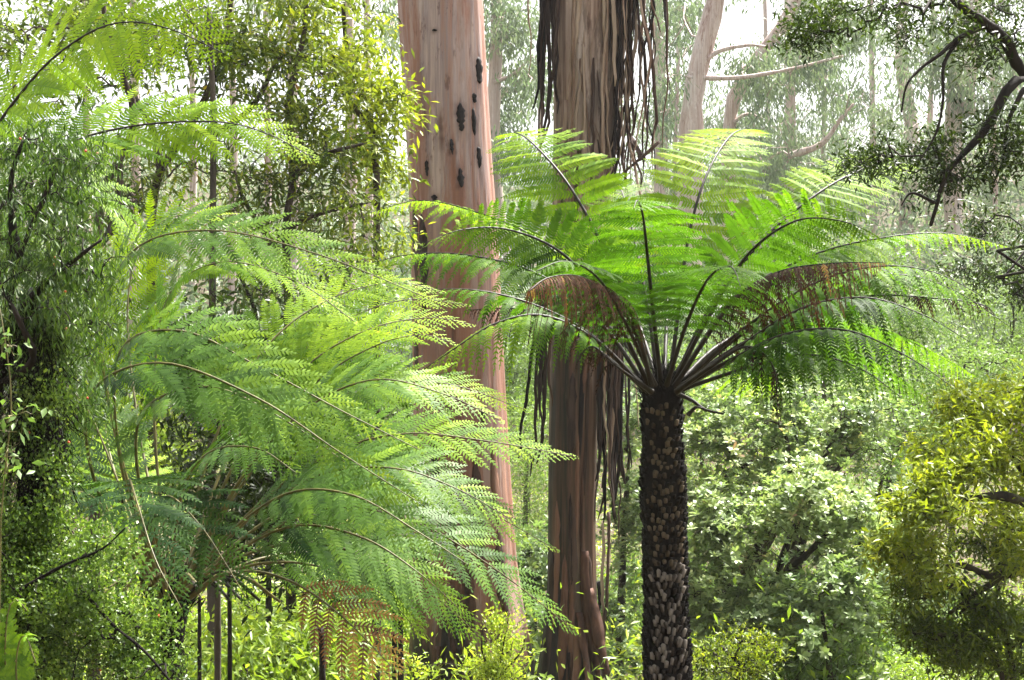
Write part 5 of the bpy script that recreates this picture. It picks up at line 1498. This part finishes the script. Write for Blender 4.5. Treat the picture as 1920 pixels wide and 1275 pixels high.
def stump_extra(t, T, C):
    creeper_extra(10)(t, T, C)
    g = Geo()
    m = 2600                                   # matted dead roots on the stump
    py = rng.uniform(560, 1300, m)
    d = 4.5
    a = rng.uniform(-1.7, 1.7, m)
    r = np.interp(py, [560, 900, 1300], [0.06, 0.09, 0.10])
    x = (np.interp(py, [560, 700, 900, 1050, 1300], [60, 70, 75, 62, 60]) - 960) * K * d
    c = np.stack([x + r * np.sin(a), d - r * np.cos(a), CZ + (637.5 - py) * K * d], 1)
    o = np.stack([np.sin(a), -np.cos(a), 0 * a], 1)
    leaves(g, c, o * rng.uniform(0.05, 0.5, m)[:, None] + np.array([0, 0, -1.0]) + rng.normal(size=(m, 3)) * 0.3, rng.uniform(0.04, 0.14, m), 0.003, rng.normal(size=(m, 3)), np.full(m, 0.5))
    part('root_fibre', g, M['fibre'], t, kind='stuff')


plant('feathery_shrub', 'fine-leaved dark green shrub at the left edge below the top lime frond', 'shrub',
      [([root_pt(-30, 4.6), (-20, 1100, 4.6), (0, 700, 4.6), (30, 500, 4.5), (80, 380, 4.5), (110, 300, 4.5)], [0.05, 0.045, 0.035, 0.028, 0.015, 0.006]),
       ([(0, 700, 4.6), (60, 560, 4.5), (150, 480, 4.4), (190, 450, 4.4)], [0.025, 0.02, 0.01, 0.004]), ([(30, 500, 4.5), (20, 350, 4.5), (40, 270, 4.5)], [0.02, 0.01, 0.005]),
       ([(0, 720, 4.5), (50, 690, 4.4), (62, 660, 4.35), (40, 610, 4.3), (22, 570, 4.3)], [0.012, 0.012, 0.012, 0.010, 0.006])],
      [(60, 280, 90, 60, 4.6, 0.22, 90), (150, 330, 80, 60, 4.6, 0.2, 70), (60, 400, 110, 70, 4.6, 0.25, 110), (140, 470, 80, 60, 4.5, 0.2, 90), (60, 540, 110, 80, 4.5, 0.25, 140), (160, 570, 70, 70, 4.5, 0.2, 90), (80, 650, 100, 70, 4.6, 0.25, 120), (130, 730, 70, 80, 4.7, 0.2, 80)],
      20, 0.026, 0.0055, 'hang', 'leaf_creeper', 'bark_dark', spread=0.03, tint=(0.0, 0.85), seed=501, tip=0.0012, extra=creeper_extra(14))
plant('creeper_mound', 'small-leaved creeper over a dark fibrous stump at the lower left corner', 'creeper',
      [([root_pt(60, 4.5), (60, 1275, 4.5), (62, 1050, 4.5), (75, 900, 4.5), (70, 700, 4.6), (60, 560, 4.7)], [0.10, 0.10, 0.095, 0.085, 0.075, 0.05]),
       ([(30, 1110, 4.2), (120, 1060, 4.15), (190, 1030, 4.1), (235, 990, 4.1)], [0.006, 0.005, 0.004, 0.002]), ([(150, 1100, 4.2), (210, 1170, 4.15), (270, 1220, 4.1), (330, 1290, 4.1)], [0.006, 0.005, 0.004, 0.003])],
      [(40, 960, 80, 90, 4.4, 0.15, 150), (100, 1060, 90, 70, 4.4, 0.18, 150), (60, 1160, 110, 90, 4.35, 0.2, 190), (190, 1130, 90, 70, 4.3, 0.18, 150), (150, 1230, 130, 60, 4.25, 0.2, 190), (280, 1220, 60, 70, 4.3, 0.14, 90), (10, 1050, 60, 150, 4.3, 0.15, 110), (20, 830, 50, 70, 4.5, 0.12, 50), (75, 780, 45, 90, 4.42, 0.05, 70), (60, 660, 50, 70, 4.5, 0.06, 60), (110, 900, 40, 60, 4.4, 0.06, 40), (200, 1030, 50, 30, 4.2, 0.08, 30)],
      30, 0.016, 0.0085, 'up', 'leaf_creeper', 'fibre', spread=0.026, tint=(0.2, 1.0), seed=502, tip=0.001, extra=stump_extra)
plant('vine', 'pale broad-leaved vine twining at the left picture edge', 'vine',
      [([root_pt(-10, 4.1), (0, 1100, 4.1), (8, 900, 4.1), (22, 760, 4.1), (10, 640, 4.1), (0, 580, 4.1)], [0.004, 0.004, 0.003, 0.003, 0.002, 0.002])],
      [(15, 620, 22, 40, 4.1, 0.05, 10), (25, 760, 30, 40, 4.1, 0.05, 12), (20, 850, 25, 40, 4.1, 0.05, 10)],
      3, 0.032, 0.016, 'spray', 'leaf_soft', 'stalk_green', spread=0.02, tint=(0.1, 0.8), seed=503, tip=0.001)


def ground_fern():
    reseed(34)
    foot = P(20, 1700, 3.9)
    foot[2] = float(ground_z(foot[0], 3.9))
    t = thing('ground_fern', 'small grey-green fern uncurling in the bottom left corner', 'fern', foot)
    q = dict(mat='frond_cool', plen=0.10, droop=0.4, sweep=(0.3, 0.7), sp=0.022, pin=0.018, psp=0.006, bare=0.35, r0=0.005, stalkm='stalk_green', roll=20)
    for pts in ([(20, 1700, 3.9), (15, 1400, 3.85), (10, 1200, 3.8), (25, 1125, 3.8), (55, 1150, 3.8)], [(20, 1700, 3.9), (40, 1400, 3.85), (30, 1250, 3.8), (45, 1190, 3.78), (70, 1250, 3.75)], [(20, 1700, 3.9), (-10, 1400, 3.9), (-5, 1280, 3.9), (20, 1220, 3.88), (40, 1290, 3.85)]):
        frond(t, pts, tint=(0.3, 0.7), **q)


ground_fern()


def thin_stem(px, y_top, d, r, name, label, m, lean=0):
    b = P(*root_pt(px, d))
    t = thing(name, label, 'stem', (b[0], b[1], b[2] + 0.1))
    g = Geo()
    n = 24
    tube(g, spline([b, P(px + lean * 0.5, (637 + y_top) / 2 + 300, d), P(px + lean, y_top, d)], n), np.linspace(r * 1.15, r * 0.85, n) * (1 + 0.06 * rng.normal(size=n)), 9)
    part('trunk', g, m, t, smooth=True)
    return t


reseed(55)
thin_stem(408, 1100, 6.6, 0.018, 'slim_sapling', 'straight smooth grey-green stem right of the left fern trunk', M['bark_grey'])
thin_stem(374, 1120, 8.5, 0.013, 'dead_stem', 'thin brown dead stem left of the straight grey-green one', M['bark_dark'])
thin_stem(738, 1080, 11, 0.02, 'dead_stem', 'thin brown stem standing close left of the pink gum foot', M['bark_dark'], 4)
thin_stem(752, 1090, 11.4, 0.024, 'dead_stem', 'thicker brown stem touching the pink gum foot', M['bark_dark'], -2)
thin_stem(610, 1180, 9, 0.022, 'dead_stem', 'dark leaning stub under the orange dead frond', M['bark_dark'], -14)


# ------------------------------------------------------------------ ground cover and hillside vegetation
def cover():
    reseed(61)
    g = Geo()
    n = 26000
    y = 11.5 + 24 * rng.random(n) ** 1.3
    x = (rng.random(n) - 0.5) * 0.95 * y
    h = rng.gamma(2.0, 0.16, n)
    z = ground_z(x, y) + h
    c = np.stack([x, y, z], 1)
    cl = wob(x * 1.3, y * 1.3, 1, 4)
    keep = cl > -0.45
    c, h = c[keep], h[keep]
    m = len(c)
    k = 4
    cc = np.repeat(c, k, 0) + rng.normal(size=(m * k, 3)) * 0.10
    d = norm(rng.normal(size=cc.shape)) + np.array([0, 0, 0.25])
    t = np.clip(0.3 + 0.3 * np.repeat(wob(c[:, 0] * 0.7, c[:, 1] * 0.7, 1, 1), k) + rng.random(m * k) * 0.45, 0, 1)
    leaves(g, cc, d, rng.uniform(0.06, 0.14, m * k), rng.uniform(0.02, 0.04, m * k), np.array([0, 0, 1.0]) + rng.normal(size=cc.shape) * 0.5, t)
    solo('undergrowth', g, M['leaf_lime'], 'stuff', 'low yellow-green undergrowth covering the gully floor')
    g = Geo()
    n = 42000
    y = 36 + 90 * rng.random(n) ** 1.6
    x = (rng.random(n) - 0.5) * 1.1 * y
    hill = 3.0 + 1.6 * wob(x * 0.22, y * 0.22, 1, 3)
    z = ground_z(x, y) + rng.random(n) ** 0.7 * hill
    c = np.stack([x, y, z], 1)
    k = 3
    cc = np.repeat(c, k, 0) + rng.normal(size=(n * k, 3)) * 0.25
    d = norm(rng.normal(size=cc.shape)) + np.array([0, 0, -0.2])
    leaves(g, cc, d, rng.uniform(0.25, 0.5, n * k), rng.uniform(0.08, 0.16, n * k), np.array([0, 0, 1.0]) + rng.normal(size=cc.shape) * 0.6, rng.random(n * k))
    solo('far_forest', g, M['leaf_gum'], 'stuff', 'misty far forest covering the opposite slope')


cover()

# ------------------------------------------------------------------ the misty air
def haze():
    g = Geo()
    x, y0, y1, z0, z1 = 175, -45, 246, -4, 62
    v = [[-x, y0, z0], [x, y0, z0], [x, y1, z0], [-x, y1, z0], [-x, y0, z1], [x, y0, z1], [x, y1, z1], [-x, y1, z1]]
    m, nt, out = new_mat('haze')
    vol = nt.nodes.new('ShaderNodeVolumePrincipled')
    vol.inputs['Color'].default_value = (0.97, 0.98, 1.0, 1)
    vol.inputs['Density'].default_value = HAZE
    vol.inputs['Anisotropy'].default_value = 0.0
    nt.links.new(vol.outputs[0], out.inputs['Volume'])
    g.add(v, None, [[0, 3, 2, 1], [4, 5, 6, 7], [0, 1, 5, 4], [1, 2, 6, 5], [2, 3, 7, 6], [3, 0, 4, 7]])
    solo('haze', g, m, 'stuff', 'pale mist hanging in the forest')


haze()
